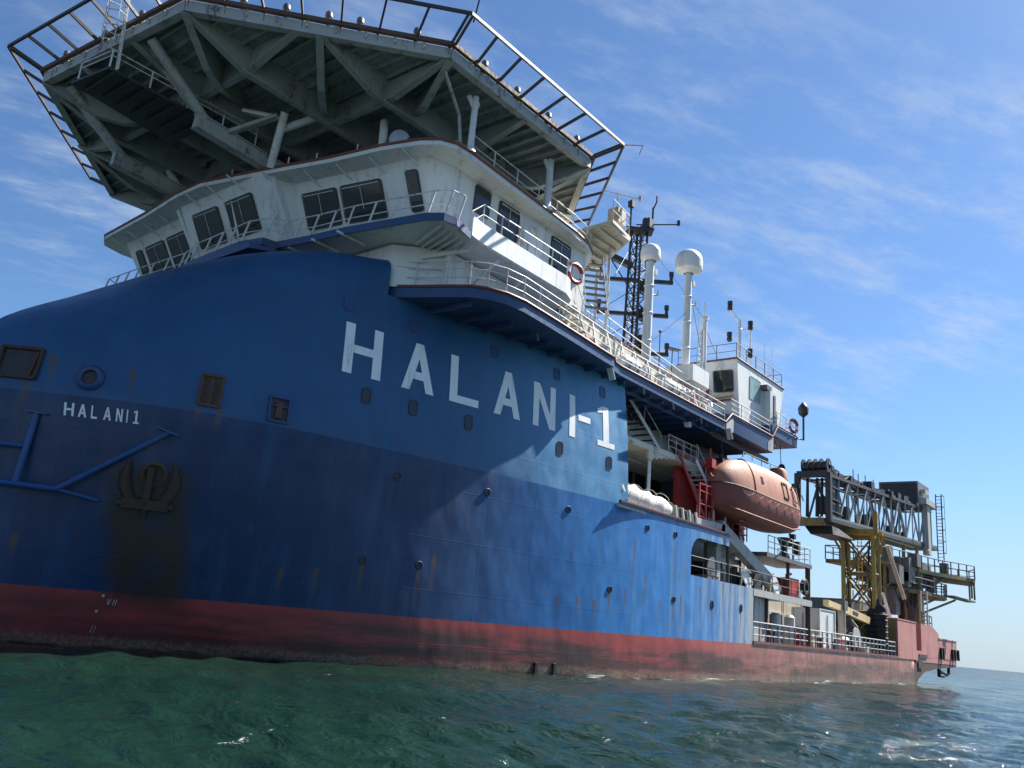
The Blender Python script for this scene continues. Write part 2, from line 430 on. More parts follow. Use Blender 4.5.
# ------------------------------------------------------------------ hull details (sub-parts of the hull)
def frame_at(x, z):
    """a point on the hull with its normal and two tangent directions (aft, up)"""
    p, n = on_hull(x, z)
    t = Vector((0, 0, 1)).cross(n); t.normalize()
    if t.x < 0: t = -t
    u = n.cross(t).normalized()
    if u.z < 0: u = -u
    return p, n, t, u
def porthole(x, z, r=.14, name='porthole', ry=None):
    p, n, t, u = frame_at(x, z); ry = ry or r; m = MB(); k = 18
    def ring(rr, o, f=1.): return [p + n * o + t * math.cos(2 * PI * i / k) * rr + u * math.sin(2 * PI * i / k) * (rr * ry / r) for i in range(k)]
    R0, R1, R2, R3 = ring(r * 1.16, -.01), ring(r * 1.16, .03), ring(r, .04), ring(r * .96, -.03)
    m.mat(0)
    for a, b in ((R0, R1), (R1, R2), (R2, R3)):
        m.add(a + b, [(i, (i + 1) % k, k + (i + 1) % k, k + i) for i in range(k)])
    m.mat(1).add([q + n * .035 for q in R3], [list(range(k))])
    return m.build(name, ['blue', 'steel_dark'], HULL)
def hull_window(x, z, w=.34, h=.56, name='window', pane='glass', rim='seal', d=.02):
    p, n, t, u = frame_at(x, z); m = MB()
    def rr(w_, h_, o, r=.1):
        out = []
        for sx, sy, a0 in ((1, 1, 0), (-1, 1, 90), (-1, -1, 180), (1, -1, 270)):
            for k in range(5):
                a = math.radians(a0 + 22.5 * k)
                out.append(p + n * o + t * (sx * (w_ / 2 - r) + r * math.cos(a)) + u * (sy * (h_ / 2 - r) + r * math.sin(a)))
        return out
    A, B_, C_ = rr(w + .05, h + .05, -.02, .12), rr(w + .05, h + .05, .005 + d, .12), rr(w, h, .005 + d)
    K = len(A)
    for a, b in ((A, B_), (B_, C_)): m.add(a + b, [(i, (i + 1) % K, K + (i + 1) % K, K + i) for i in range(K)])
    m.mat(1).add([q - n * (.012) for q in C_], [list(range(K))])
    return m.build(name, [rim, pane], HULL)
for x, z in ((21.6, 6.75), (25.7, 6.85), (30.26, 6.87), (36.06, 6.9), (38.8, 6.95), (20.8, 3.62), (23.0, 3.7), (33.4, 3.8), (38.9, 3.8)): porthole(x, z)
porthole(43.0, 3.85, .14, ry=.21); porthole(46.6, 3.92, .14, ry=.21)
for x in (19.97, 21.93, 24.5, 29.57, 32.9): hull_window(x, 9.42)
for x in (18.98, 21.75, 25.64, 29.3, 32.5): hull_window(x, 12.72, .36, .5, pane='blue', rim='blue')
# bow openings
p, n, t, u = frame_at(10.42, 8.55); m = MB()
W_, H_ = .62, .5
for a, b, c_ in ((-W_, 0, 0), (W_, 0, 0)): m.bar(p + t * a - u * H_ + n * .03, p + t * a + u * H_ + n * .03, .1, .14, n)
for a in (-H_, H_): m.bar(p - t * W_ + u * a + n * .03, p + t * W_ + u * a + n * .03, .1, .14, n)
m.mat(1).add([p + t * a * W_ + u * b * H_ + n * .012 for a, b in ((-1, -1), (1, -1), (1, 1), (-1, 1))], [(0, 1, 2, 3)])
for k in (.38,): m.mat(2).bar(p + t * k - u * H_ + n * .04, p + t * (k + .1) + u * H_ * .8 + n * .04, .12, .05, n)
m.build('mooring_opening', ['rust_dark', 'steel_dark', 'rust_dark'], HULL)
p, n, t, u = frame_at(11.95, 8.28); m = MB(); k = 20
R_l = Matrix((t, u, n)).transposed()
m.lathe([(.44, -.05), (.43, .06), (.36, .13), (.25, .1), (.22, -.02)], p, 22, R_l)
m.mat(1).lathe([(.24, .005), (.0, .005)], p, 22, R_l)
m.build('fairlead', ['blue', 'steel_dark'], HULL)
p, n, t, u = frame_at(14.88, 8.42); m = MB()
for a in (-.33, .33): m.bar(p + t * a - u * .52 + n * .03, p + t * a + u * .52 + n * .03, .09, .1, n)
for b in (-.52, .52): m.bar(p - t * .33 + u * b + n * .03, p + t * .33 + u * b + n * .03, .09, .1, n)
m.add([p + t * a * .31 + u * b * .5 + n * .015 for a, b in ((-1, -1), (1, -1), (1, 1), (-1, 1))], [(0, 1, 2, 3)])
for a in (-.12, .12): m.mat(1).bar(p + t * a - u * .42 + n * .03, p + t * a + u * .42 + n * .03, .1, .05, n)
m.build('hatch_grille', ['rust', 'rust_dark'], HULL)
p, n, t, u = frame_at(16.95, 8.2); m = MB()
for a in (-.33, .33): m.bar(p + t * a - u * .42 + n * .02, p + t * a + u * .42 + n * .02, .07, .12, n)
for b in (-.42, .42): m.bar(p - t * .33 + u * b + n * .02, p + t * .33 + u * b + n * .02, .07, .12, n)
m.mat(1).add([p + t * a * .31 + u * b * .4 + n * .014 for a, b in ((-1, -1), (1, -1), (1, 1), (-1, 1))], [(0, 1, 2, 3)])
m.mat(2).bar(p - t * .02 - u * .3 + n * .05, p - t * .02 + u * .25 + n * .05, .2, .1, n)
m.mat(0).bar(p - t * .3 + u * .12 + n * .05, p + t * .3 + u * .12 + n * .05, .05, .05, n)
m.build('shell_port', ['blue', 'steel_dark', 'rust'], HULL)
# lettering: strokes in a unit box, laid on the plating
GLY = {
 'H': [((0,0),(.24,0),(.24,1),(0,1)), ((.76,0),(1,0),(1,1),(.76,1)), ((.24,.42),(.76,.42),(.76,.58),(.24,.58))],
 'A': [((0,0),(.25,0),(.62,1),(.38,1)), ((.75,0),(1,0),(.62,1),(.38,1)), ((.2,.24),(.8,.24),(.74,.40),(.26,.40))],
 'L': [((0,0),(.26,0),(.26,1),(0,1)), ((.26,0),(1,0),(1,.16),(.26,.16))],
 'N': [((0,0),(.25,0),(.25,1),(0,1)), ((.75,0),(1,0),(1,1),(.75,1)), ((.0,1),(.27,1),(1,0),(.73,0))],
 'I': [((0,0),(1,0),(1,1),(0,1))],
 '-': [((0,.44),(1,.44),(1,.58),(0,.58))],
 '1': [((0,0),(1,0),(1,.13),(0,.13)), ((.34,.13),(.68,.13),(.68,1),(.34,1)), ((.34,1),(.34,.84),(.02,.80),(.02,.90))],
 'V': [((.4,0),(.6,0),(.2,1),(0,1)), ((.4,0),(.6,0),(1,1),(.8,1))],
}
def lettering(name, items, z0, z1, off, mat, slant=0.):
    m = MB()
    for ch, x0, x1, *zz in items:
        a, b = zz if zz else (z0, z1); m.cut()
        for q in GLY[ch]:
            nsub = 6
            rows = []
            for i in range(nsub + 1):
                f = i / nsub
                l = (q[0][0] * (1 - f) + q[3][0] * f, q[0][1] * (1 - f) + q[3][1] * f)
                r = (q[1][0] * (1 - f) + q[2][0] * f, q[1][1] * (1 - f) + q[2][1] * f)
                row = []
                for j in range(3):
                    g = j / 2; U = l[0] * (1 - g) + r[0] * g; V = l[1] * (1 - g) + r[1] * g
                    pp, nn = on_hull(x0 + (x1 - x0) * U + slant * V, a + (b - a) * V)
                    o_ = off + .0015 * (GLY[ch].index(q))
                    row.append(pp + nn * o_)
                rows.append(row)
            m.grid(rows, False)
    m.build_each(name, mat, HULL)
lettering('name_letter', [('H',18.93,20.45),('A',21.34,22.78),('L',23.52,24.92),('A',25.7,27.12),('N',27.86,29.22),('I',30.14,30.52),('-',30.74,31.56),('1',32.06,33.28)], 10.1, 12.02, .012, 'letter')
lettering('bow_letter', [('H',11.56,11.78),('A',11.87,12.06),('L',12.16,12.3),('A',12.44,12.62),('N',12.73,12.88),('I',12.97,13.0),('1',13.13,13.27)], 6.99, 7.4, .012, 'letter', -.06)
lettering('draft_mark', [('V',13.88,13.98),('I',14.04,14.06),('I',14.1,14.12),('I',13.74,13.755,.52,.74),('I',13.82,13.835,.52,.74),('I',13.72,13.78,1.62,1.7),('I',13.68,13.74,1.14,1.22)], 1.4, 1.58, .012, 'mark', .0)
# bow tube frame: stiffened pipes standing off the flare
m = MB()
def off(x, z, d): 
    p, n = on_hull(x, z); return p + n * d
pa, pb, pc = off(10.2, 4.75, .34), off(11.95, 4.72, .36), off(14.05, 6.85, .06)
m.path([off(9.4, 4.78, .3), pa, pb], .085, 9); m.path([pb, pb.lerp(pc, .5) , pc], .085, 9)
m.path([off(11.02, 6.95, .05), off(11.05, 4.78, .33)], .1, 9)
m.path([off(9.6, 5.9, .3), off(11.02, 5.9, .2)], .07, 8)
m.path([pb, off(12.9, 4.5, .03)], .06, 8)
m.bar(off(13.75, 6.95, .03), off(14.3, 6.78, .03), .28, .05); m.bar(off(10.8, 7.0, .02), off(11.25, 6.95, .02), .3, .05)
m.build('bow_fender_frame', 'blue_bright', HULL)
# rubbing strip at the main deck edge and the fender bars on the red side
m = MB(); m.bar((33.4, -10.0, 7.7), (45.1, -10.0, 7.7), .1, .1); m.mat(1).bar((33.4, -10.02, 7.78), (45.1, -10.02, 7.78), .12, .07)
m.build('deck_edge', ['blue', 'rail_red'], HULL)
m = MB()
for x in (29.15, 30.2):
    p, n, t, u = frame_at(x, .25); m.bar(p + n * .05 - u * .5, p + n * .05 + u * .3, .16, .12, n); m.cut()
m.build_each('sea_chest_guard', 'steel_dark', HULL)

# anchor: stockless, housed with its arms up
ANC = thing('anchor', 'rusty stockless anchor housed on the dark blue bow with its two arms pointing up', 'anchor', tuple(on_hull(13.95, 5.0)[0]))
p, n, t, u = frame_at(13.98, 4.92)
m = MB()
def ap(a, b, o): return p + t * a * 1.32 + u * b * 1.3 + n * o
m.bar(ap(0, -.35, .2), ap(0, .62, .12), .2, .2, n)
m.build('shank', 'rust_dark', ANC)
m = MB()
m.bar(ap(-.52, -.28, .2), ap(.52, -.28, .2), .3, .26, n); m.tube(ap(-.62, -.3, .2), ap(.62, -.3, .2), .12, n=10)
m.tube(ap(0, -.58, .18), ap(0, -.2, .22), .06, .16, 10)
m.build('crown', 'rust_dark', ANC)
for s_ in (-1, 1):
    m = MB(); pts = [(.2, -.3), (.42, -.12), (.53, .12), (.57, .4), (.5, .78)]
    wd = [.34, .32, .3, .24, .05]; rows = []
    for (a, b), w_ in zip(pts, wd):
        rows.append([ap(s_ * (a - w_ / 2), b, .12), ap(s_ * (a - w_ / 4), b, .27), ap(s_ * (a + w_ / 4), b, .27), ap(s_ * (a + w_ / 2), b, .12)])
    m.grid(rows, False); m.build('fluke', 'rust_dark', ANC)
p, n, t, u = frame_at(14.0, 5.5); m = MB()
m.lathe([(.42, -.05), (.42, .05), (.33, .1), (.24, .04), (.2, -.03)], p, 18, Matrix((t, u, n)).transposed())
m.mat(1).lathe([(.25, .012), (0, .012)], p, 18, Matrix((t, u, n)).transposed())
m.build('hawse_pipe', ['rust', 'steel_dark'], HULL)

# ------------------------------------------------------------------ upper deck: the broad overhanging deck edge
RIM = [(20.6,-6.75),(21.2,-7.9),(21.75,-9.1),(22.15,-9.9),(22.65,-10.4),(23.35,-10.72),(24.3,-10.84),(25.4,-10.78),(26.9,-10.68),(28.6,-10.55),(30.9,-10.36),(31.7,-10.32),(32.3,-10.0),(33.0,-9.9),(35.9,-9.9),(38.7,-9.9),(44.4,-9.9)]
UD = MB()
UD.prism([(20.6, 0)] + RIM + [(44.4, 0)], 13.62, 14.05)
UDO = UD.build('upper_deck', 'blue', SHIP)
m = MB()                                                          # soffit stiffeners
for x in np.arange(22.5, 44, 1.25):
    m.span(x - .04, x + .04, -9.7, -6.2, 13.4, 13.625); m.cut()
m.span(33.6, 44.3, -9.2, -9.1, 13.35, 13.62); m.build_each('deck_beam', 'blue', UDO)
m = MB(); m.path([(x, y - .03, 14.07) for x, y in RIM], .06, 7); m.build('gutter_bar', 'rail_red', UDO)
m = MB(); railing(m, [(x, y + .06, 14.05) for x, y in RIM], 1.05, 1.7); m.build('railing', 'rail_white', UDO)
# deck edge clutter: light brackets and drain pipes below the edge
m = MB()
for x in (31.8, 44.4):
    m.bar((x, -10.05, 13.7), (x + .25, -10.1, 13.1), .35, .06); 
m.mat(1)
for x in (26.5, 35.2, 38.2, 41.4): m.tube((x, -9.86, 13.62), (x + .1, -9.86, 13.3), .05)
m.build('drain_bracket', ['white', 'steel_grey'], UDO)
m = MB()
m.bar((41.35, -8.9, 13.4), (42.0, -8.9, 13.4), .1, .1); m.box((41.4, -9.1, 13.3), (.35, .25, .3))
m.build('deck_light', 'white', UDO)
# stepped after end of the deck
S2 = MB(); S2.prism([(44.4, 0), (44.4, -9.7), (44.9, -9.92), (51.2, -9.92), (51.2, 0)], 13.7, 14.66)
S2.prism([(51.2, 0), (51.2, -9.88), (55.4, -9.88), (55.4, 0)], 14.9, 15.55)
S2O = S2.build('raised_deck', 'blue', SHIP)
m = MB(); m.path([(44.4, -9.9, 14.1), (45.1, -9.95, 14.72), (51.1, -9.95, 14.72)], .065, 7)
m.path([(51.1, -9.95, 14.75), (51.9, -9.95, 15.62), (55.4, -9.92, 15.62), (55.4, -7, 15.62)], .065, 7)
m.mat(1).add([(44.45, -9.93, 14.0), (44.45, -9.93, 13.35), (45.4, -9.93, 13.7), (45.4, -9.93, 14.6)], [(0, 1, 2, 3)])
m.add([(50.4, -9.94, 13.72), (51.22, -9.94, 13.72), (51.22, -9.94, 14.9), (50.4, -9.94, 14.2)], [(0, 1, 2, 3)])
m.build('deck_coaming', ['rail_red', 'grey_light'], S2O)
m = MB(); railing(m, [(45.3, -9.8, 14.7), (51, -9.8, 14.7)], 1.0, 1.5); railing(m, [(52, -9.8, 15.58), (55.3, -9.8, 15.58), (55.3, -6, 15.58)], 1.0, 1.4)
m.build('railing', 'rail_white', S2O)

# ------------------------------------------------------------------ deckhouse under the bridge
DH = MB(); DH.prism([(20.55, -7.0), (20.55, 7.0), (31.5, 8.6), (31.5, -8.55), (22.0, -8.6)], 14.03, 15.76)
DHO = DH.build('deckhouse', 'white', SHIP)
m = MB()
m.bar((21.95, -8.66, 14.05), (21.95, -8.66, 15.76), .22, .12); m.bar((21.3, -7.9, 15.3), (22.3, -9.5, 15.72), .1, .14)
for x in (23.6, 25.4, 27.2, 29.0): m.cut(); m.bar((x, -8.6, 14.9), (x, -9.9, 15.7), .08, .1)
m.build_each('bracket', 'white', DHO)
m = MB(); m.bar((20.7, -7.2, 14.9), (21.9, -8.63, 14.9), .03, .06); m.build('strake', 'white', DHO)

# ------------------------------------------------------------------ bridge
WK = [(29.3,11.2),(19,12.3),(18.1,11.7),(18.1,8.7),(18.2,4.8),(17.85,3.1),(17.68,-.94),(17.95,-2.2),(18.47,-2.35),(18.75,-4.1),(18.95,-6),(19.33,-8.1),(19.62,-9.7),(19.95,-10.3),(20.5,-10.42),(21.6,-10.15),(22.3,-10.05),(28.0,-10.05),(28.7,-9.8),(29.2,-9.3),(29.3,-8.6)]
m = MB(); m.prism(WK, 15.84, 16.0); BDK = m.build('bridge_deck', 'white', SHIP)
m = MB(); f_ = WK[1:16]
for a, b in zip(f_[:-1], f_[1:]): m.bar((a[0] - .03, a[1] - .02, 15.86), (b[0] - .03, b[1] - .02, 15.86), .05, .3)
m.build('front_fascia', 'blue', BDK)
m = MB()
for a, b in zip(WK[15:20], WK[16:21]): m.bar((a[0], a[1] - .03, 16.28), (b[0], b[1] - .03, 16.28), .06, .8)
m.build('wing_bulwark', 'white_clean', BDK)
m = MB()                                                          # lowered platform in front of the centre window
m.prism([(17.6, 4.0), (17.55, -1.9), (18.3, -2.4), (18.9, -2.4), (18.9, 4.4), (18.3, 4.4)], 15.5, 15.75)
m.build('window_platform', 'blue', BDK)
m = MB()
railing(m, [(x + .05, y, 16.0) for x, y in WK[1:15]], 1.0, 1.15, (.45,), .022, .042, (.16, -.12, 0))
m.build('front_railing', 'rail_white', BDK)
m = MB()
railing(m, [(21.6, -10.1, 16.05), (22.3, -10.05, 16.66), (28.0, -10.05, 16.66), (28.7, -9.8, 16.66)], .85, 1.1, (.5,))
m.build('wing_railing', 'rail_white', BDK)
m = MB()
for k in range(6):
    x = 18.6 + k * .6; 
    m.bar((20.2 + k * .35, -9.9 + .05 * k, 15.72), (20.9 + k * .3, -8.0, 15.72), .06, .12); m.cut()
for y in np.arange(-6, 11, 1.5): m.span(18.6, 20, y - .03, y + .03, 15.66, 15.765); m.cut()
m.build_each('deck_beam', 'white', BDK)

BOT = [(30.3,10.5),(21,10.5),(20.1,10.2),(20.0,4.3),(19.1,4.2),(19.1,-1.9),(20.1,-2.2),(20.4,-4.5),(20.9,-6.7),(21.1,-8.4),(21.4,-9.0),(22.0,-9.3),(30.3,-9.3)]
TOP = [(30.3,11),(20,11),(18.4,10.8),(18.1,4.3),(17.5,4.2),(17.5,-1.9),(18.8,-2.3),(19.2,-4.5),(19.6,-6.7),(19.85,-8.3),(20.2,-8.95),(20.9,-9.32),(30.3,-9.4)]
m = MB()
m.grid([[(x, y, 16.0) for x, y in BOT], [(x, y, 18.8) for x, y in TOP]], False, True)
m.add([(x, y, 18.8) for x, y in TOP], [list(range(len(TOP)))])
WH = m.build('wheelhouse', 'white', SHIP)
def front_x(y, z):
    f = (z - 16.) / 2.8
    def at(P):
        P = [q for q in P[2:11]]
        for a, b in zip(P[:-1], P[1:]):
            if a[1] >= y >= b[1] and abs(a[1] - b[1]) > .15: return a[0] + (b[0] - a[0]) * (a[1] - y) / (a[1] - b[1])
        return P[-1][0]
    return at(BOT) * (1 - f) + at(TOP) * f
def panel(corners, n, name, parent, glassm='glass', rim='seal', rim_w=.05, wiper=False):
    """rounded window: gasket ring and pane, proud of the wall by 2-3 cm; corners tl, tr, br, bl"""
    tl, tr, br, bl = [Vector(c) for c in corners]; n = Vector(n).normalized()
    def P(u_, v_, o): return tl.lerp(tr, u_).lerp(bl.lerp(br, u_), v_) + n * o
    w_, h_ = (tr - tl).length, (tl - bl).length
    def ring(g, r, o):
        out = []
        for su, sv, a0 in ((1, 0, 0), (0, 0, 90), (0, 1, 180), (1, 1, 270)):
            for k in range(4):
                a = math.radians(a0 + 30 * k)
                uu = (su * w_ + (1 if su == 0 else -1) * (r - g if True else 0) + r * math.cos(a)) / w_
                vv = (sv * h_ + (1 if sv == 0 else -1) * (r - g) - r * math.sin(a)) / h_
                out.append(P(uu, vv, o))
        return out
    r = min(.1, w_ * .3, h_ * .3)
    A, B_, C_ = ring(rim_w, r, -.02), ring(rim_w, r, .035), ring(0, r, .035)
    K = len(A); m = MB()
    for a, b in ((A, B_), (B_, C_)): m.add(a + b, [(i, (i + 1) % K, K + (i + 1) % K, K + i) for i in range(K)])
    m.mat(1).add([q - n * .012 for q in C_], [list(range(K))])
    if wiper:
        m.mat(2).bar(P(.04, .06, .05), P(.96, .06, .05), .03, .03); m.bar(P(.5, .08, .05), P(.5, .7, .05), .02, .02)
    return m.build(name, [rim, glassm, 'rail_white'], parent)
for y0, y1, z0, z1, wp in ((-2.75, -4.45, 17.0, 18.3, 1), (-4.75, -6.65, 16.98, 18.3, 1), (-7.95, -8.4, 16.95, 18.35, 0),
                      (.85, -.95, 16.95, 18.25, 1), (3.4, 1.55, 16.95, 18.25, 1), (9.0, 7.3, 17.0, 18.25, 1), (6.9, 5.0, 17.0, 18.25, 1), (10.0, 9.5, 17., 18.25, 0)):
    c = [(front_x(y, z) - .06, y, z) for y, z in ((y0, z1), (y1, z1), (y1, z0), (y0, z0))]
    panel(c, (-1, 0, -.2), 'window', WH, wiper=wp)
for x0, x1, z0, z1 in ((22.45, 23.3, 17.55, 18.62), (23.95, 25.2, 17.3, 18.6), (27.6, 29.0, 17.05, 18.58)):
    panel([(x0, -9.385, z1), (x1, -9.385, z1), (x1, -9.34, z0), (x0, -9.34, z0)], (0, -1, 0), 'window', WH, wiper=x0 > 23.5)
m = MB()
m.bar((19.9, -2.0, 16.0), (17.9, -2.1, 18.8), .22, .2); m.cut(); m.bar((19.4, 4.3, 16.0), (17.6, 4.5, 18.8), .25, .2)
m.cut(); m.bar((18.95, .7, 16.2), (17.55, .3, 18.75), .2, .14)
m.build_each('bay_post', 'white', WH)
m = MB(); m.span(26.0, 26.9, -9.42, -9.38, 16.05, 18.3); m.mat(1).tube((26.7, -9.46, 17.1), (26.78, -9.46, 17.1), .05)
m.build('side_door', ['white_clean', 'steel_grey'], WH)
m = MB()
m.box((25.6, -9.5, 17.7), (.4, .22, .5)); m.box((26.5, -9.5, 18.3), (.25, .25, .3)); m.path([(25.2, -9.45, 18.6), (25.5, -9.45, 17.2), (25.5, -9.45, 16.2)], .03)
m.path([(26.0, -9.5, 18.5), (26.4, -9.55, 18.4), (26.9, -9.6, 18.4)], .03)
m.build('junction_box', 'white', WH)
RF = [(31.3,11.8),(19,12.4),(17.9,12.1),(17.5,11.3),(17.2,6.8),(16.86,3.6),(16.84,1.6),(17.45,-1.2),(17.62,-1.95),(18.38,-5.15),(18.8,-7.6),(19.27,-9.26),(19.65,-9.92),(20.2,-10.25),(20.95,-10.32),(25.6,-10.15),(28.4,-10.03),(29.72,-9.86),(30.6,-9.5),(31.2,-9.0),(31.6,-8.2)]
m = MB(); m.prism(RF, 18.8, 19.0); ROOF = m.build('bridge_roof', 'white', SHIP)
m = MB(); m.path([(x - .02, y - .02, 19.02) for x, y in RF[1:]], .055, 7); m.build('roof_gutter', 'rail_red', ROOF)
m = MB()
for a, b in zip(RF[13:19], RF[14:20]): m.bar((a[0], a[1] + .06, 19.1), (b[0], b[1] + .06, 19.1), .05, .22)
m.build('roof_toe_plate', 'yellow_dirty', ROOF)
m = MB()
railing(m, [(x, y + .12, 19.0) for x, y in RF[14:20]], .9, 1.4, (.5,)); m.build('roof_railing', 'rail_white', ROOF)
m = MB()
for x, y in ((17.5, -1.6), (17.9, -2.9), (18.3, -4.2), (18.7, -6.2), (17.3, .2), (17.2, 2.2), (17.4, 5.5)): m.tube((x + .1, y, 19), (x + .1, y, 19.5), .03); m.cut()
m.build_each('roof_stanchion', 'rail_white', ROOF)
m = MB()
for y in np.arange(-8.5, 11.5, 1.6):
    m.bar((front_x(min(max(y, -8.3), 10), 18.7) + .1, y, 18.5), (front_x(min(max(y, -8.3), 10), 18.7) - .8, y, 18.76), .05, .06); m.cut()
m.build_each('soffit_bracket', 'white', ROOF)

# big fan-like searchlight under the helicopter deck
SL = thing('searchlight', 'round searchlight on the bridge roof under the helicopter deck', 'searchlight', (20.0, -7.6, 19.0))
m = MB(); Rl = Matrix(((0, 0, -.92), (.0, 1, -.38), (1, 0, 0.05))).to_3x3()
lc = (19.6, -7.7, 19.62)
Rz = Vector((-.75, -.62, -.15)).normalized().to_track_quat('Z', 'Y').to_matrix()
m.lathe([(.05, -.45), (.3, -.4), (.42, -.1), (.45, .12), (.42, .14)], lc, 20, Rz); m.build('housing', 'steel_dark', SL)
m = MB(); m.lathe([(.42, .1), (.2, .15), (0, .17)], lc, 20, Rz); m.build('lens', 'lamp', SL)
m = MB(); m.tube((19.7, -7.6, 19.0), (19.7, -7.6, 19.3), .08); m.path([(19.6, -8.2, 19.6), (19.7, -8.1, 19.28), (19.7, -7.2, 19.28), (19.6, -7.2, 19.6)], .04); m.build('yoke', 'steel_dark', SL)

# ------------------------------------------------------------------ lookout platform and stairs abaft the bridge
m = MB(); PL = [(30.6, -6.0), (30.3, -10.75), (32.3, -10.5), (34.3, -7.6), (34.6, -5.0)]
m.prism(PL, 20.15, 20.3); PLT = m.build('lookout_platform', 'cream', SHIP)
m = MB()
for k in range(8):
    f = k / 7; a = Vector((30.35, -10.6, 20.1)).lerp(Vector((30.6, -6, 20.1)), f); b = Vector((32.2, -10.5, 20.1)).lerp(Vector((34.4, -6.4, 20.1)), f)
    m.bar(a, b, .06, .14); m.cut()
m.build_each('platform_beam', 'cream', PLT)
m = MB(); railing(m, [(30.4, -10.65, 20.3), (32.2, -10.45, 20.3), (34.2, -7.6, 20.3)], 1.1, 1.1, (.5,)); m.build('railing', 'rail_white', PLT)
m = MB(); m.tube((34.5, -7.2, 14.05), (34.5, -7.2, 20.2), .1); m.cut(); m.tube((33.0, -8.9, 15.9), (33.0, -8.9, 20.2), .07); m.cut(); m.tube((33.1, -6.8, 15.9), (33.1, -6.8, 20.2), .07); m.build_each('post', 'white', PLT)
m = MB(); m.box((31.9, -9.9, 21.3), (.7, .6, .75)); m.tube((31.9, -9.9, 21.6), (31.9, -9.9, 22.6), .03); m.tube((31.2, -9.6, 22.5), (32.8, -10.6, 22.55), .03); m.tube((32.8, -10.6, 22.45), (32.8, -10.6, 22.7), .08)
m.tube((31.9, -9.9, 20.3), (31.9, -9.9, 21.0), .06); m.build('instrument_box', 'beige', PLT)
ST = MB(); SS = MB()
stair(ST, SS, (31.4, -9.4, 16.2), (33.1, -7.7, 20.1), 1.15, (.71, -.71, 0), 9)
o = ST.build('stair', 'steel_grey', SHIP); SS.build('stringer', 'white', o)
ST = MB(); SS = MB()
stair(ST, SS, (30.6, -9.45, 14.1), (29.0, -9.45, 16.0), .8, (0, 1, 0), 8)
o = ST.build('stair', 'cream', SHIP); SS.build('stringer', 'cream', o)

# ------------------------------------------------------------------ screen bulwark along the upper deck
m = MB()
def ztop(x): return 16.25 + (x - 30) * (15.15 - 16.25) / 14.
m.add([(30, -8.85, 14.05), (44.2, -8.85, 14.05), (44.2, -8.85, ztop(44.2)), (30, -8.85, ztop(30))], [(0, 1, 2, 3)])
m.add([(30, -8.79, 14.05), (44.2, -8.79, 14.05), (44.2, -8.79, ztop(44.2)), (30, -8.79, ztop(30))], [(3, 2, 1, 0)])
SB = m.build('screen_bulwark', 'cream', SHIP)
m = MB(); m.bar((30, -8.82, ztop(30) + .03), (44.2, -8.82, ztop(44.2) + .03), .14, .08); m.build('cap_rail', 'rail_red', SB)
m = MB()
for x in np.arange(30.6, 44, 1.3): m.bar((x, -8.86, ztop(x)), (x, -9.35, 14.06), .06, .08); m.cut()
m.build_each('stay', 'white', SB)
m = MB(); railing(m, [(30.3, -8.7, ztop(30.3)), (37, -8.7, ztop(37)), (44, -8.7, ztop(44))], .9, 1.8, (.5,)); m.build('railing', 'rail_white', SB)
m = MB()
for x in (33.4, 37.0, 40.2): m.box((x, -8.95, 15.0), (.7, .12, .5)); m.cut()
m.build_each('control_panel', 'grey_light', SB)
m = MB(); m.span(36, 47.9, -7.6, 7.6, 14.05, 15.9); m.span(44.6, 47.8, -8.4, -7.6, 14.66, 15.6); m.build('upper_house', 'white', SHIP)

# ------------------------------------------------------------------ after cabin (crane control / winch cabin)
m = MB()
cab_b = [(48.3, -5.0), (48.2, -9.05), (53.8, -9.05), (53.8, -5)]
cab_t = [(47.5, -5.0), (47.55, -9.1), (55.0, -9.1), (55.0, -5)]
cab_m = [(47.75, -5.0), (47.75, -9.08), (54.6, -9.08), (54.6, -5)]
m.grid([[(x, y, 14.64) for x, y in cab_b], [(x, y, 18.95) for x, y in cab_t]], False, True)
m.add([(x, y, 18.95) for x, y in cab_t], [(0, 1, 2, 3)])
CAB = m.build('after_cabin', 'white_clean', SHIP)
panel([(47.52, -7.55, 18.25), (47.52, -8.75, 18.2), (47.72, -8.75, 16.95), (47.72, -7.55, 17.0)], (-1, 0, -.1), 'window', CAB)
panel([(49.5, -9.1, 18.35), (51.05, -9.1, 18.35), (51.05, -9.08, 16.95), (49.5, -9.08, 16.95)], (0, -1, 0), 'window', CAB, 'glass_green', 'grey_light')
m = MB(); m.box((51.9, -9.35, 16.7), (1.0, .6, 2.3)); m.mat(1).box((52.05, -9.66, 16.7), (.3, .06, 1.9)); m.box((51.5, -9.3, 18.05), (.8, .5, .3)); m.box((51.9, -9.4, 15.2), (.9, .7, .7)); m.build('vent_casing', ['white', 'steel_grey'], CAB)
m = MB(); m.path([(47.5, -9.12, 18.97), (55.0, -9.12, 18.97)], .06); m.path([(47.48, -5, 18.97), (47.48, -9.12, 18.97)], .06); m.build('roof_edge', 'rail_red', CAB)
m = MB(); railing(m, [(47.6, -5, 19.0), (47.65, -9.0, 19.0), (54.9, -9.0, 19.0), (54.9, -5, 19.0)], 1.0, 1.5, (.5,)); m.build('roof_railing', 'steel_grey', CAB)
m = MB(); m.path([(47.7, -7.0, 18.9), (47.9, -7.0, 16.3), (47.9, -7.3, 14.8)], .09, 8); m.path([(47.75, -7.0, 16.4), (47.7, -8.9, 16.4)], .05); m.build('fire_main', 'red', CAB)
m = MB(); m.bar((47.5, -7.5, 16.55), (47.45, -8.9, 16.6), .28, .14); m.build('sill_box', 'jib', CAB)
m = MB()
for k, (x, y, h) in enumerate(((50, -8.9, 1.8), (51.2, -8.8, 1.3), (52.4, -8.8, 2.4), (53.2, -8.8, 1.5), (54.2, -8.6, 2.7), (48.6, -8.8, 1.2))): m.tube((x, y, 19), (x, y, 19 + h), .025, .012); m.cut()
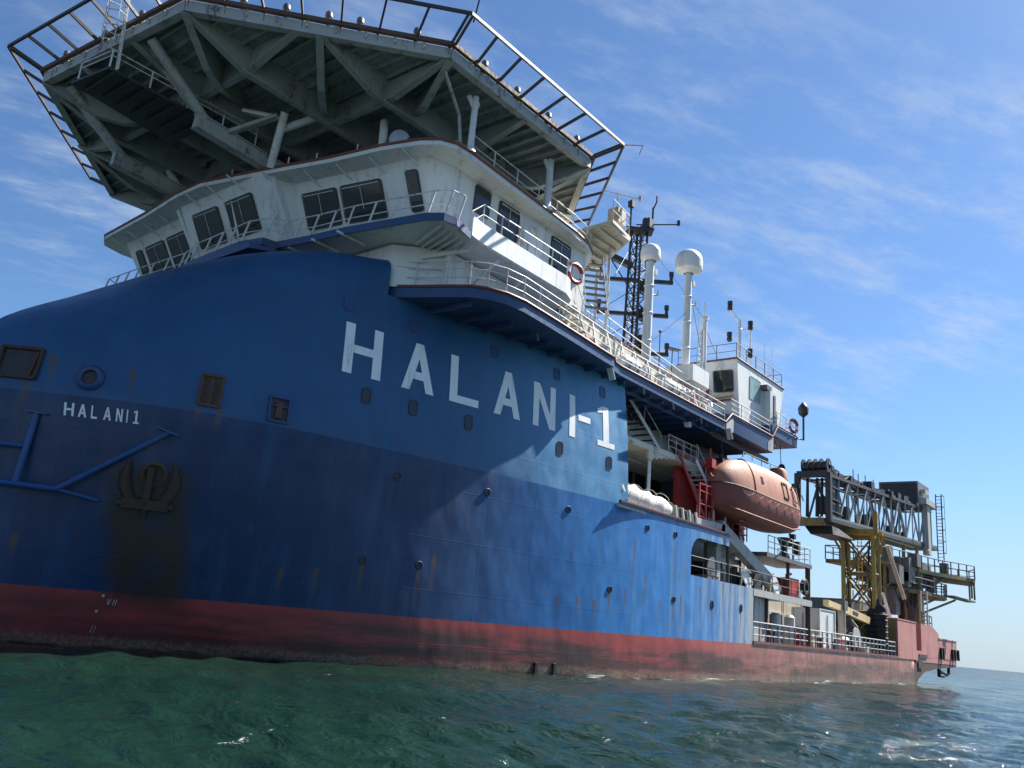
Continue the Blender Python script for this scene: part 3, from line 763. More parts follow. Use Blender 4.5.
m.build_each('whip_aerial', 'rail_white', CAB)
m = MB(); m.bar((55.0, -9.0, 17.2), (55.6, -9.0, 17.35), .06); m.bar((54.2, -9.2, 15.6), (54.3, -9.2, 17.3), .07); m.build('bracket', 'white', CAB)

# ------------------------------------------------------------------ lower house under the upper deck
m = MB(); m.span(33.5, 47, -6.2, 6.2, 11.25, 13.6); LH = m.build('main_house', 'white', SHIP)
m = MB(); m.span(33.5, 47, -4.4, 4.4, 7.65, 11.25); m.build('lower_house', 'steel_dark', SHIP)  # coloured dark to stand in for the shade inside the open recess
m = MB()
for k in range(6): m.bar((36 + k * 1.7, -4.8, 7.7), (37.5 + k * 1.5, -4.6, 11.2), .16, .2); m.cut()
m.build_each('pipe_run', 'steel_grey', LH)
m = MB(); m.span(47, 52.6, -6.6, 6.6, 7.65, 13.65); m.build('engine_casing', 'steel_grey', SHIP)
m = MB()
for i in range(7): m.bar((44 + i * 1.1, -6.5, 13.3 - .1 * i), (46.5 + i * 1.0, -7.6, 9.5), .14, .2)
m.bar((44.5, -7.2, 12.3), (52, -7.2, 12.8), .12, .3); m.bar((45, -7.0, 11.2), (52, -7.0, 11.6), .12, .2); m.span(44.3, 52.5, -9.1, -9.0, 13.3, 13.65)
m.span(52.2, 52.8, -7.4, -6.6, 7.7, 13.68)
m.build('duct_frame', 'steel_dark', SHIP)
# stairs and landing on the port side
ST = MB(); SS = MB(); MR = MB()
stair(ST, SS, (40.3, -7.55, 11.6), (36.6, -7.55, 13.9), 1.1, (0, 1, 0), 10, True, MR)
o = ST.build('stair', 'rust', SHIP); SS.build('stringer', 'white', o); MR.build('handrail', 'rail_white', o)
m = MB(); m.prism([(36.0, -6.2), (36.0, -8.3), (40.0, -8.5), (44.6, -8.4), (45.0, -7.9), (45, -6.2)], 11.3, 11.6)
for k in range(12):
    x = 38.5 + k * .5; d = .45 * abs(math.sin(k / 11 * PI)) 
    m.span(x, x + .5, -8.42, -8.3, 10.85 + d, 11.32)
LD = m.build('landing', 'cream', SHIP)
m = MB(); railing(m, [(40.6, -8.4, 11.6), (44.2, -8.35, 11.6)], 1.0, .9); m.build('railing', 'rail_white', LD)
m = MB(); m.tube((39.0, -8.2, 7.7), (39.0, -8.2, 11.3), .1); m.build('post', 'white', LD)
ST = MB(); SS = MB(); MR = MB()
stair(ST, SS, (45.0, -8.6, 9.75), (42.6, -8.6, 11.55), .9, (0, 1, 0), 8, True, MR)
o = ST.build('stair', 'white', SHIP); SS.build('stringer', 'white', o); MR.build('handrail', 'rail_white', o)
m = MB(); m.span(44.6, 46.3, -9.2, -8.1, 9.6, 9.72)
for x, y in ((44.7, -9.15), (46.2, -9.15), (46.2, -8.15), (44.7, -8.15)): m.tube((x, y, 7.7), (x, y, 9.65), .06)
m.build('stair_platform', 'white', SHIP)
m = MB(); railing(m, [(46.5, -9.9, 7.7), (47.5, -9.9, 7.7), (47.5, -8.2, 7.7)], 1.1, .8, (.33, .66), .03, .04); m.bar((46.6, -8.8, 11.8), (47.8, -9.6, 7.8), .06, .1)
m.path([(46, -9.3, 9.7), (46, -9.3, 10.9), (46.6, -9.0, 11.2), (47.6, -9.0, 8)], .035); m.span(47.0, 48.4, -8.4, -6.9, 8.0, 11.6)
m.span(42.6, 46.8, -7.9, -7.7, 8.2, 12.2)
for x in (42.2, 43.0, 43.8): m.bar((x, -9.5, 7.7), (x, -9.5, 10.2), .09)
for z in (8.4, 9.1, 9.8, 10.2): m.bar((42.2, -9.5, z), (43.8, -9.5, z), .06)
m.bar((41.6, -8.6, 11.6), (43.9, -9.3, 7.8), .1, .16)
m.build('embarkation_gate', 'red', SHIP)
# ------------------------------------------------------------------ helicopter deck
OCT = [(11.75,-4.65),(10.95,4.6),(17.6,12.0),(27.6,12.0),(34.2,4.6),(34.2,-4.6),(27.65,-11.1),(18.7,-10.93)]
OC = (22.9, .4)
def inset(p, k): return (OC[0] + (p[0] - OC[0]) * k, OC[1] + (p[1] - OC[1]) * k)
m = MB(); m.prism([inset(p, .995) for p in OCT], 22.12, 22.28)
HD = m.build('helideck', 'heli', SHIP)
m = MB()
for i in range(8):
    a, b = OCT[i], OCT[(i + 1) % 8]
    m.bar((*a, 22.02), (*b, 22.02), .12, .4); m.bar((*inset(a, .992), 21.82), (*inset(b, .992), 21.82), .3, .06)
m.build('edge_beam', 'heli_edge', HD)
m = MB()
for i in range(8):
    a, b = inset(OCT[i], 1.012), inset(OCT[(i + 1) % 8], 1.012)
    m.bar((*a, 22.33), (*b, 22.33), .16, .16)
m.build('deck_kerb', 'rust', HD)
def half_w(s, axis):
    """extent of the deck outline along y at x=s (axis 0) or along x at y=s (axis 1)"""
    lo, hi = 1e9, -1e9
    for i in range(8):
        a, b = OCT[i], OCT[(i + 1) % 8]
        u0, u1 = a[axis], b[axis]
        if (u0 - s) * (u1 - s) <= 0 and abs(u1 - u0) > 1e-6:
            t = (s - u0) / (u1 - u0); v = a[1 - axis] + (b[1 - axis] - a[1 - axis]) * t
            lo, hi = min(lo, v), max(hi, v)
    return lo, hi
m = MB()
for s in np.arange(11.6, 34, .62):
    lo, hi = half_w(s, 0); lo += .12; hi -= .12
    m.bar((s, lo, 22.03), (s, hi, 22.03), .07, .2)
m.build('deck_stiffener', 'heli', HD)
def girder(mb, a, b, d0, d1, taper=2.6, top=22.1):
    """deep plate girder with tapered ends and a bottom flange"""
    a, b = Vector((*a, 0)), Vector((*b, 0)); L = (b - a).length; d = (b - a) / L
    st = [(0, d0), (taper, d1), (L - taper, d1), (L, d0)] if L > 2 * taper else [(0, d0), (L / 2, d1), (L, d0)]
    r = Vector((-d.y, d.x, 0))
    for (l0, h0), (l1, h1) in zip(st[:-1], st[1:]):
        p, q = a + d * l0, a + d * l1
        for s_ in (1,):
            vs = []
            for e, h in ((p, h0), (q, h1)):
                for o in (-.02, .02): vs += [e + r * o + Vector((0, 0, top)), e + r * o + Vector((0, 0, top - h))]
            mb.add(vs, [(0, 1, 5, 4), (2, 6, 7, 3), (1, 3, 7, 5)])
        mb.bar(p + Vector((0, 0, top - h0)), q + Vector((0, 0, top - h1)), .28, .04)
m = MB()
for y in (-7.8, -4.6, -1.4, 1.9, 4.7, 8.4):
    lo, hi = half_w(y, 1); girder(m, (lo + .1, y), (hi - .1, y), .35, 1.15); m.cut()
for s in (14.6, 18.65, 23.2, 27.7, 31.2):
    lo, hi = half_w(s, 0); girder(m, (s, lo + .1), (s, hi - .1), .35, 1.0); m.cut()
for a, b in ((OCT[0], (16.5, -1.5)), (OCT[7], (20.6, -6.5)), (OCT[6], (25.8, -6.6)), (OCT[1], (15.8, 2.2)), (OCT[2], (20.5, 7.5)), ((15.2, -7.8), (19.2, -3.6)), ((14.2, 8.4), (18.5, 4.5))):
    girder(m, a, b, .35, 1.1, 2.2); m.cut()
m.build_each('girder', 'heli', HD)
m = MB()
for x, y, r in ((20.95, -10.25, .13), (26.2, -10.05, .16)):
    m.tube((x, y, 19.0), (x, y, 21.75), r, n=12); m.lathe([(.26, 19.0), (r, 19.3)], (x, y, 0), 10); m.bar((x - .3, y + .1, 21.7), (x, y, 21.2), .05, .2); m.bar((x + .3, y + .1, 21.7), (x, y, 21.2), .05, .2); m.cut()
m.tube((19.4, -7.0, 19.0), (19.7, -6.5, 21.2), .17, n=10); m.tube((19.7, -6.6, 20.6), (20.8, -5.2, 21.3), .12); m.cut()
m.tube((17.6, -2.3, 19.0), (17.0, -3.6, 21.1), .16, n=10); m.tube((17.05, -3.4, 20.9), (16.1, -2.0, 21.2), .12); m.bar((17.25, -3.0, 20.3), (18.0, -4.2, 21.2), .16, .25); m.cut()
for a, b, r in (((30.5, -7.5, 19.0), (30.6, -7.5, 21.6), .18), ((22.5, -3, 19), (22.5, -3, 21.3), .2), ((22.5, 4, 19), (22.5, 4, 21.3), .2), ((18.0, 6.0, 19), (18.0, 6.3, 21.2), .16), ((17.9, 4.2, 19), (17.2, 5.4, 21.1), .16)):
    m.tube(a, b, r, n=10); m.cut()
m.build_each('deck_post', 'white', HD)
for y, x0 in ((-1.8, 14.35), (4.15, 14.1)):
    m = MB()
    m.bar((x0, y, 19.55), (19.2, y, 19.3), .26, .56); m.bar((x0, y, 19.85), (19.2, y, 19.6), .42, .05); m.bar((x0, y, 19.26), (19.2, y, 19.02), .42, .05)
    m.tube((x0 + .35, y, 19.8), (x0 - 2.4, y - .25, 21.85), .2, n=12)
    m.tube((x0 + .5, y + .35, 19.8), (x0 - 2.1, y + .4, 21.85), .1, n=8)
    m.tube((x0 + 1.4, y, 19.75), (x0 + 2.5, y - 1.6 if y < 0 else y + 1.6, 20.9), .15, n=10)
    m.build('support_beam', 'heli_edge', HD)
m = MB(); m.prism([(10.7, .9), (11.0, -1.35), (14.5, -1.5), (15.2, -.2), (15.2, 1.5)], 19.96, 20.06)
for k in range(7): m.bar((11.2 + k * .6, -1.3, 19.9), (11.2 + k * .6, .7, 19.9), .06, .12)
CW = m.build('catwalk', 'steel_dark', HD)
m = MB(); railing(m, [(10.8, .6, 20.05), (11.05, -1.3, 20.05), (17.2, -1.5, 20.05)], 1.05, 1.55, (.5,), .022, .035); m.build('catwalk_railing', 'rail_white', HD)
m = MB()                                                          # caged ladder up to the deck
for a in (-.22, .22): m.bar((11.35 + a * .3, -1.25 + a, 20.06), (11.1 + a * .3, -1.4 + a, 23.2), .07, .05)
for k in range(11):
    f = k / 10 * .95; x = 11.35 - .25 * f; y = -1.25 - .15 * f; z = 20.1 + 3.1 * f
    m.tube((x - .06, y - .22, z), (x + .06, y + .22, z), .02, n=6)
    if k >= 4 and k % 2 == 0: m.path([(x - .06, y - .22, z), (x - .4, y - .35, z), (x - .72, y - .02, z), (x - .5, y + .34, z), (x + .06, y + .22, z)], .025, 6)
for o in ((-.4, -.35), (-.72, -.02), (-.5, .34)): m.bar((11.24 + o[0], -1.31 + o[1], 21.3), (11.12 + o[0], -1.39 + o[1], 23.2), .04, .02)
m.build('caged_ladder', 'rail_white', HD)
# safety net frames: one per side
ZN = 22.85
OUT = [inset(p, 1.118) for p in OCT]
for i in range(8):
    a0, b0 = Vector((*OCT[i], 22.3)), Vector((*OCT[(i + 1) % 8], 22.3))
    a1, b1 = Vector((*OUT[i], ZN)), Vector((*OUT[(i + 1) % 8], ZN))
    m = MB(); L = (b1 - a1).length; n_ = 7
    m.mat(1 if i == 6 else 0).bar(a1, b1, .09, .12); m.mat(0)
    for k in range(n_ + 1):
        f = (k + (.06 if k == 0 else -.06 if k == n_ else 0)) / n_
        m.bar(a0.lerp(b0, f), a1.lerp(b1, f), .07, .12)
        if i == 7: m.bar(a0.lerp(b0, f) + Vector((0, 0, -.35)), a0.lerp(b0, f) + Vector((0, 0, .1)), .1, .1)
    m.build('safety_net_frame', ['net', 'net_light'], HD)
m = MB(); m.bar((*OUT[6], ZN), (OUT[6][0] + 1.1, OUT[6][1] - .3, ZN + .45), .035); m.bar((OUT[6][0] + 1.1, OUT[6][1] - .3, ZN + .45), (OUT[6][0] + 1.0, OUT[6][1] - .2, ZN), .03)
m.bar((18.55, -12.05, 22.8), (18.3, -12.5, 23.6), .05); m.build('net_stay', 'net', HD)
for (i, f) in ((7, .14), (7, .36), (7, .48), (7, .64), (7, .8), (6, .12), (6, .35), (6, .58), (6, .8), (0, .3), (0, .55), (0, .85)):
    a, b = inset(OCT[i], 1.0), inset(OCT[(i + 1) % 8], 1.0)
    x, y = a[0] + (b[0] - a[0]) * f, a[1] + (b[1] - a[1]) * f
    m = MB(); m.lathe([(.16, 22.38), (.14, 22.5), (.08, 22.52), (.08, 22.6), (.14, 22.62), (.13, 22.78), (.06, 22.86), (0, 22.87)], (x, y, 0), 10)
    m.bar((x - .1, y, 22.5), (x + .22, y + .1, 22.5), .06)
    m.build('perimeter_light', 'steel_grey', HD)
for o in [HD] + list(HD.children):                                # trim the deck level: everything above the bridge roof drops 0.3 m
    for v in o.data.vertices:
        if v.co.z > 20.8: v.co.z -= .3
# ------------------------------------------------------------------ tween deck and low after deck
m = MB()
m.span(40.3, 57.6, -9.98, 9.9, 4.98, 5.14); m.span(48.3, 57.6, -10.02, -9.86, 4.75, 5.14)
m.span(41, 57, -7.0, -6.8, 5.14, 7.6)
m.span(33.4, 45.2, -9.96, 9.9, 7.5, 7.66)
TW = m.build('tween_deck', 'grey_light', SHIP)
m = MB(); m.tube((57.3, -9.85, 2.2), (57.3, -9.85, 7.2), .17, n=10); m.cut(); m.tube((52.0, -9.0, 2.2), (52.0, -9.0, 5), .15, n=10); m.cut(); m.tube((54.0, -9.8, 5.1), (54.0, -9.8, 7.2), .11, n=10)
m.cut(); m.tube((45.0, -9.9, 5.1), (45.0, -9.9, 7.6), .09); m.cut(); m.tube((42.9, -9.7, 5.1), (42.9, -9.7, 7.5), .05)
m.build_each('deck_post', 'rust', TW)
m = MB(); m.span(50.2, 57.7, -10, -7.6, 7.2, 7.45); m.build('winch_platform', 'steel_grey', TW)
m = MB(); railing(m, [(50.6, -9.9, 7.45), (57.6, -9.9, 7.45), (57.6, -7.7, 7.45)], 1.05, 1.0, (.33, .66), .025, .03); m.build('railing', 'rail_white', TW)
m = MB(); railing(m, [(40.6, -9.93, 5.14), (45, -9.93, 5.14), (48.2, -9.93, 5.14), (57.2, -9.93, 5.14)], 1.0, 1.6, (.5,), .02, .028); m.build('railing', 'steel_grey', TW)
m = MB(); m.span(48.25, 81.8, -9.97, 10, 2.0, 2.14); m.build('working_deck', 'rust', SHIP)
m = MB(); m.span(48.3, 77, -10.06, -9.96, 2.1, 2.26); m.build('sheer_strake', 'rail_red', SHIP)
m = MB(); railing(m, [(48.5, -9.9, 2.2), (58.5, -9.9, 2.2), (59.8, -9.9, 2.2), (76.6, -9.9, 2.2)], 1.1, .95, (.36, .7), .04, .055); m.build('deck_railing', 'grey_light', SHIP)
m = MB(); m.span(48.35, 51.0, -9.55, -9.45, 2.2, 4.98); m.span(48.3, 70, -6.4, -6.2, 2.14, 4.4); m.build('side_bulkhead', 'grey_light', SHIP)
m = MB(); m.tube((49.3, -9.58, 3.2), (49.3, -9.58, 4.6), .05); m.mat(1)
for x in (51.05, 51.05): m.span(x, x + .15, -9.7, -9.3, 3.0, 4.98)
m.build('bulkhead_trim', ['rust', 'rust'], SHIP)

# stern blocks
m = MB(); m.prism([(77.0, -10.05), (82.6, -10.05), (82.6, -4), (77.0, -4)], 2.1, 5.15); m.span(76.9, 82.7, -10.08, -3.9, 5.15, 5.25); ST_ = m.build('stern_house', 'pink', SHIP)
m = MB(); m.span(76.96, 77.02, -9.9, -4.2, 2.3, 5.05); m.build('end_plate', 'yellow_dirty', ST_)
m = MB()
m.add([(84.4, -10, 2.3), (90.6, -10, 2.5), (90.6, -10, 4.6), (88.3, -10, 5.2), (84.4, -10, 5.2)], [range(5)])
m.add([(84.4, -8.2, 2.3), (90.6, -8.2, 2.5), (90.6, -8.2, 4.6), (88.3, -8.2, 5.2), (84.4, -8.2, 5.2)], [range(5)])
m.add([(84.4, -10, 5.2), (88.3, -10, 5.2), (90.6, -10, 4.6), (90.6, -8.2, 4.6), (88.3, -8.2, 5.2), (84.4, -8.2, 5.2)], [(0, 1, 4, 5), (1, 2, 3, 4)])
m.add([(84.4, -10, 2.3), (84.4, -10, 5.2), (84.4, -8.2, 5.2), (84.4, -8.2, 2.3)], [(0, 1, 2, 3)])
m.span(82.7, 84.4, -9.4, -9.0, 2.2, 4.9)
m.span(82.6, 97.2, -9.99, 9.5, 1.95, 2.9)
m.span(90.6, 97.4, -10.02, -8.6, 2.4, 4.15); m.span(90.4, 97.5, -10.06, -8.5, 4.15, 4.25)
STN = m.build('stern_bulwark', 'pink', SHIP)
m = MB()
SEC = [(81.82, -.3), (83.2, .55), (85.2, 1.15), (90, 1.5), (97, 1.75)]
for sg in (-1, 1):
    m.grid([[(x, sg * 9.97, z) for x, z in SEC], [(x, sg * 9.97, 2.0) for x, z in SEC]], False)
m.grid([[(x, -9.97, z) for x, z in SEC], [(x, 9.97, z) for x, z in SEC]], False); m.add([(97, -9.97, 1.75), (97, 9.97, 1.75), (97, 9.97, 2.0), (97, -9.97, 2.0)], [range(4)])
m.build('stern_counter', 'rust_dark', SHIP)
m = MB()
for x in (90.8, 91.6, 95.2, 96.2, 97.6): m.bar((x, -10.12, 2.4), (x, -10.1, 3.4), .2, .22, (0, 1, 0)); m.cut()
m.build_each('stern_fender', 'rubber', STN)
m = MB()
m.path([(91, -9.8, 1.5), (91, -9.8, .9), (92.6, -9.8, .85)], .16); m.cut(); m.path([(92, -9.6, 1.3), (94.6, -9.6, .95), (95.6, -9.6, 1.1), (95.7, -9.6, 1.9)], .14); m.cut()
m.span(83.0, 84.2, -10.05, -9.95, 1.4, 2.1); m.mat(0); m.span(83.4, 86, -10.06, -9.97, 2.3, 2.6)
m.build_each('stern_pipe', 'steel_dark', STN)
m = MB(); railing(m, [(86.5, -9.6, 5.2), (90, -9.6, 4.9), (90.4, -8, 4.9)], 1.2, 1.0, (.5,), .03, .04); m.build('railing', 'steel_grey', STN)

# ------------------------------------------------------------------ lifeboat and davit
LB = thing('lifeboat', 'faded orange enclosed lifeboat hanging from davits outside the ship rail', 'lifeboat', (47.8, -10.3, 8.5))
def boat_sec(x, kind):
    u = (x - 47.5) / 5.65                                            # -1 bow, 1 stern
    e = max(0., 1 - abs(u) ** 4.2) ** .5
    w = 1.36 * max(e, .02)
    return u, w
def boat_rows(kind):
    rows = []
    for x in np.linspace(-1, 1, 29):
        xx = 47.5 + 5.65 * math.copysign(1 - (1 - abs(x)) ** 1.5, x)
        u, w = boat_sec(xx, kind)
        zs = 10.05 + .12 * abs(u) ** 2                               # gunwale
        row = []
        if kind == 'hull':
            kb = 8.5 + .55 * max(0, u) ** 3 + .35 * max(0, -u) ** 3
            for t in np.linspace(0, PI, 15):
                c, s_ = math.cos(t), math.sin(t)
                row.append((xx, -10.3 + w * math.copysign(abs(c) ** .62, c), zs - (zs - kb) * abs(s_) ** .8))
        else:
            h = 2.05 * (1 - abs(u) ** 4.) ** .6 if abs(u) < 1 else 0.
            h *= 1.0 - .12 * max(0, -u)
            for t in np.linspace(0, PI, 15):
                c, s_ = math.cos(t), math.sin(t)
                row.append((xx, -10.3 + (w * .97) * math.copysign(abs(c) ** .62, c) * (1 - .12 * s_), zs + max(h, .01) * abs(s_) ** .95))
        rows.append(row)
    return rows
m = MB(); m.grid(boat_rows('hull')); m.build('boat_hull', 'orange_low', LB)
m = MB(); m.grid(boat_rows('canopy')); m.build('canopy', 'orange', LB)
rr = boat_rows('canopy')
m = MB(); m.path([r[0] for r in rr] + [r[-1] for r in rr[::-1]], .055, 7, True); m.build('rubbing_strake', 'rust', LB)
m = MB(); i = 9; m.path([Vector(q) + Vector((0, (q[1] + 10.3) * .012, .012)) for q in rr[i]], .03, 6); m.build('canopy_seam', 'orange_low', LB)
m = MB(); m.lathe([(.62, 11.9), (.55, 12.45), (.4, 12.62), (0, 12.66)], (51.0, -10.3, 0), 14); m.build('conning_hatch', 'orange', LB)
for x in (43.2, 51.6):
    m = MB(); m.box((x, -10.3, 12.3 if x > 50 else 11.4), (.7, .4, .5)); m.lathe([(.28, -.12), (.34, 0), (.28, .12)], (x + .1, -10.3, 12.75 if x > 50 else 11.8), 12, Matrix.Rotation(PI / 2, 3, 'X')); m.build('lifting_hook', 'steel_dark', LB)
m = MB(); y = -10.3 - 1.27; z0, z1 = 10.45, 11.35
for xa, xb in ((48.9, 49.6), (50.4, 51.1)):
    for x in (xa, xb): m.bar((x, y - .03, z0), (x, y + .17, z1), .09, .05, (0, 1, 0))
    m.bar((xa, y + .17, z1), (xb, y + .17, z1), .06); m.bar((xa, y - .03, z0), (xb, y - .03, z0), .06); m.cut()
m.build_each('side_hatch', 'rust', LB)
m = MB(); m.path([(53.0, -10.3, 8.9), (53.3, -10.3, 8.5), (52.6, -10.3, 8.3)], .08); m.lathe([(.0, -.1), (.28, -.1), (.28, .1), (0, .1)], (52.9, -10.3, 8.35), 12, Matrix.Rotation(PI / 2, 3, 'Y')); m.build('propeller_guard', 'steel_dark', LB)
DV = thing('lifeboat_davit', 'heavy grey steel davit arms carrying the orange lifeboat', 'davit', (48, -9, 5.1))
m = MB(); m.bar((41.8, -9.3, 8.0), (45.4, -9.3, 8.1), .5, .55); m.bar((45.0, -9.3, 8.25), (52.6, -9.3, 5.75), .5, .7); m.bar((52.4, -9.3, 6.0), (53.0, -9.3, 5.1), .5, .6); m.bar((44.6, -9.3, 8.0), (44.6, -9.3, 5.14), .5, .5)
m.build('arm', 'grey_light', DV)
m = MB(); m.bar((49.6, -8.2, 6.0), (47.0, -8.2, 5.2), .3, .4); m.span(45.5, 48.5, -8.6, -8.2, 5.14, 7.4); m.bar((45.2, -8.6, 6.4), (49.5, -8.6, 6.7), .2, .3); m.build('brace', 'grey_light', DV)
m = MB(); m.tube((54.2, -9.25, 13.4), (54.2, -9.2, 15.0), .025); m.tube((45.4, -9.25, 12.2), (45.4, -9.2, 13.8), .03); m.build('fall_wire', 'steel_dark', DV)
m = MB(); m.box((44.0, -9.2, 11.6), (.5, .5, .5)); m.tube((44.0, -9.2, 11.6), (44.0, -9.2, 12.5), .06); m.path([(43.9, -9.1, 11.4), (43.8, -9.4, 10.9), (44.2, -9.6, 10.7)], .06); m.build('fall_block', 'red', DV)

# ------------------------------------------------------------------ tarpaulin roll and hoses at the rail
TR = thing('tarpaulin_roll', 'long white tarpaulin bundle lashed along the deck rail', 'tarpaulin', (36.5, -9.4, 7.7))
m = MB(); rows = []
rg = random.Random(5)
for i in range(25):
    x = 33.7 + 5.2 * i / 24; r = .5 + .025 * math.sin(i * 1.1) + rg.uniform(-.025, .025); r *= .75 if i in (0, 24) else 1
    rows.append([(x, -9.35 + r * math.cos(t) * .9, 8.4 + r * math.sin(t) + .06 * math.sin(3 * t + i) - .01 * i) for t in np.linspace(0, 2 * PI, 17)[:-1]])
m.grid(rows, True, True); m.add(rows[0], [list(range(16))]); m.add(rows[-1], [list(range(16))]); m.build('cloth', 'tarp', TR)
m = MB()
for x in (34.5, 35.6, 37.0, 38.2): m.path([(x + .1 * math.sin(3 * t), -9.35 + .57 * math.cos(t) * .92, 8.36 + .57 * math.sin(t)) for t in np.linspace(0, 2 * PI, 16)[:-1]], .016, 5, True)
m.build('lashing', 'beige', TR)
m = MB()
for k in range(6):
    x = 38.9 + k * .55; m.path([(x, -9.7, 7.75), (x + .1, -9.55, 8.5 - .05 * k), (x + .5, -9.3, 8.6 - .05 * k), (x + .75, -9.2, 7.8)], .12, 8)
tag(m.build('coiled_hose', 'tarp_green', loc=(40.5, -9.5, 7.7)), 'thick dark green hoses looped over the rail behind the white tarpaulin', 'hose')
m = MB()
for k in range(4):
    x = 39.2 + k * .75; m.path([(x, -9.8, 7.75), (x + .1, -9.65, 8.45), (x + .55, -9.4, 8.5), (x + .8, -9.3, 7.75)], .07, 8)
tag(m.build('white_hose', 'tarp', loc=(40.5, -9.6, 7.7)), 'slim white hoses looped among the green ones at the rail', 'hose')

# ------------------------------------------------------------------ gear on the low decks
def winch(name, label, c, col, s=1.):
    t = thing(name, label, 'winch', c); x, y, z = c
    m = MB(); m.tube((x, y - .7 * s, z + .6 * s), (x, y + .7 * s, z + .6 * s), .38 * s, n=14); m.build('drum', 'steel_dark', t)
    m = MB()
    for o in (-.75, .75): m.lathe([(.62 * s, -.05), (.62 * s, .05), (0, .05)], (x, y + o * s, z + .62 * s), 16, Matrix.Rotation(PI / 2, 3, 'X')); m.cut()
    m.build_each('flange', col, t)
    m = MB(); m.box((x, y, z + .12 * s), (1.3 * s, 1.7 * s, .24 * s)); m.box((x + .6 * s, y + .9 * s, z + .6 * s), (.6 * s, .5 * s, .7 * s)); m.build('bed', col, t)
    return t
winch('mooring_winch', 'grey mooring winch inside the arched side opening', (43.4, -9.0, 5.14), 'steel_grey', 1.0)
winch('deck_winch', 'dark winch beside the sloping white plates under the lifeboat arm', (49.6, -9.0, 5.14), 'steel_dark', .85)
winch('tugger_winch', 'rusty winch behind the white deck rail amidships', (50.5, -8.6, 2.14), 'rust', .9)
for i, (x, lab) in enumerate(((47.4, 'white sloping plate beside the tall grey davit arm'), (51.6, 'white sloping plate next to the red pump box'))):
    m = MB(); m.bar((x, -9.75, 6.1), (x + .9, -9.85, 5.2), .75, .06, (0, 1, 0)); m.bar((x + .2, -9.55, 5.15), (x + .2, -9.6, 5.9), .06)
    tag(m.build('deflector_plate', 'white', loc=(x, -9.8, 5.14)), lab, 'plate', 'sloping plates on the tween deck')
PB = thing('pump_box', 'red pump skid with pipes on the tween deck edge', 'pump', (55.2, -9.2, 5.14))
m = MB(); m.box((55.3, -9.2, 5.75), (1.7, 1.0, 1.2)); m.build('body', 'red', PB)
m = MB(); m.path([(54.3, -9.6, 5.2), (54.3, -9.6, 6.5), (55, -9.6, 6.6)], .09); m.box((54.2, -9.4, 5.5), (.4, .6, .7)); m.build('pipe', 'red', PB)
m = MB(); m.lathe([(.48, -.13), (.56, 0), (.48, .13), (.3, .13), (.25, 0), (.3, -.13), (.48, -.13)], (56.75, -9.85, 5.95), 18, Matrix.Rotation(PI / 2, 3, 'X'))
tag(m.build('tyre_fender', 'rubber', loc=(56.75, -9.85, 5.95)), 'black tyre hung on the post beside the red pump box', 'tyre')
CP = thing('capstan', 'black hourglass capstan on the small railed platform', 'capstan', (54.6, -9.3, 7.45))
m = MB(); m.lathe([(.38, 7.45), (.4, 7.6), (.22, 8.0), (.22, 8.3), (.42, 8.75), (.4, 8.85), (0, 8.85)], (54.6, -9.3, 0), 16); m.build('drum', 'steel_dark', CP)
m = MB(); m.tube((55.9, -9.4, 7.45), (55.9, -9.4, 9.1), .07); m.box((55.9, -9.4, 9.1), (.35, .3, .3)); m.mat(0).box((56.6, -9.4, 8.4), (.35, .35, .9)); m.build('control_stand', 'steel_dark', CP)
# lockers / containers
def locker(name, label, x0, x1, y0, y1, z0, z1, mat, grp=None):
    t = thing(name, label, 'container', ((x0 + x1) / 2, (y0 + y1) / 2, z0), grp)
    m = MB(); m.span(x0, x1, y0, y1, z0, z1); m.build('body', mat, t, bevel=.03)
    m = MB()
    for x in (x0, x1):
        for y in (y0, y1): m.bar((x, y, z0), (x, y, z1 + .02), .12)
    m.span(x0 - .04, x1 + .04, y0 - .04, y1 + .04, z1, z1 + .06); m.build('frame', mat, t)
    m = MB(); m.tube((x0 - .05, (y0 * .4 + y1 * .6), z0 + .3), (x0 - .05, (y0 * .4 + y1 * .6), z1 - .3), .03); m.tube((x0 + (x1 - x0) * .5, y0 - .05, z0 + .3), (x0 + (x1 - x0) * .5, y0 - .05, z1 - .3), .03); m.build('lock_bar', 'steel_grey', t)
    return t
locker('deck_container', 'tall white container standing on the red working deck', 61.8, 64.9, -9.0, -7.1, 2.14, 4.85, 'white')
locker('beige_container', 'long beige container behind the tall white container', 58.5, 66, -6.2, -4.0, 2.14, 5.75, 'beige')
locker('winch_house', 'grey house with a white pipe frame before the yellow trestle legs', 75, 80.5, -7.0, -3.0, 2.14, 6.4, 'steel_grey')
locker('stores_locker', 'long dark grey locker behind the white working deck rail', 66, 76.4, -6.0, -4.0, 2.14, 4.6, 'steel_grey')
for k, x in enumerate((55.2, 57.6)):
    m = MB(); m.lathe([(.35, 2.14), (.35, 4.0), (.2, 4.15), (0, 4.16)], (x, -8.5, 0), 14)
    tag(m.build('gas_cylinder', 'white', loc=(x, -8.5, 2.14)), ('white tank next to the grey bulkhead behind the deck rail', 'white tank beside the rusty deck post behind the rail')[k], 'tank', 'white tanks on the working deck')
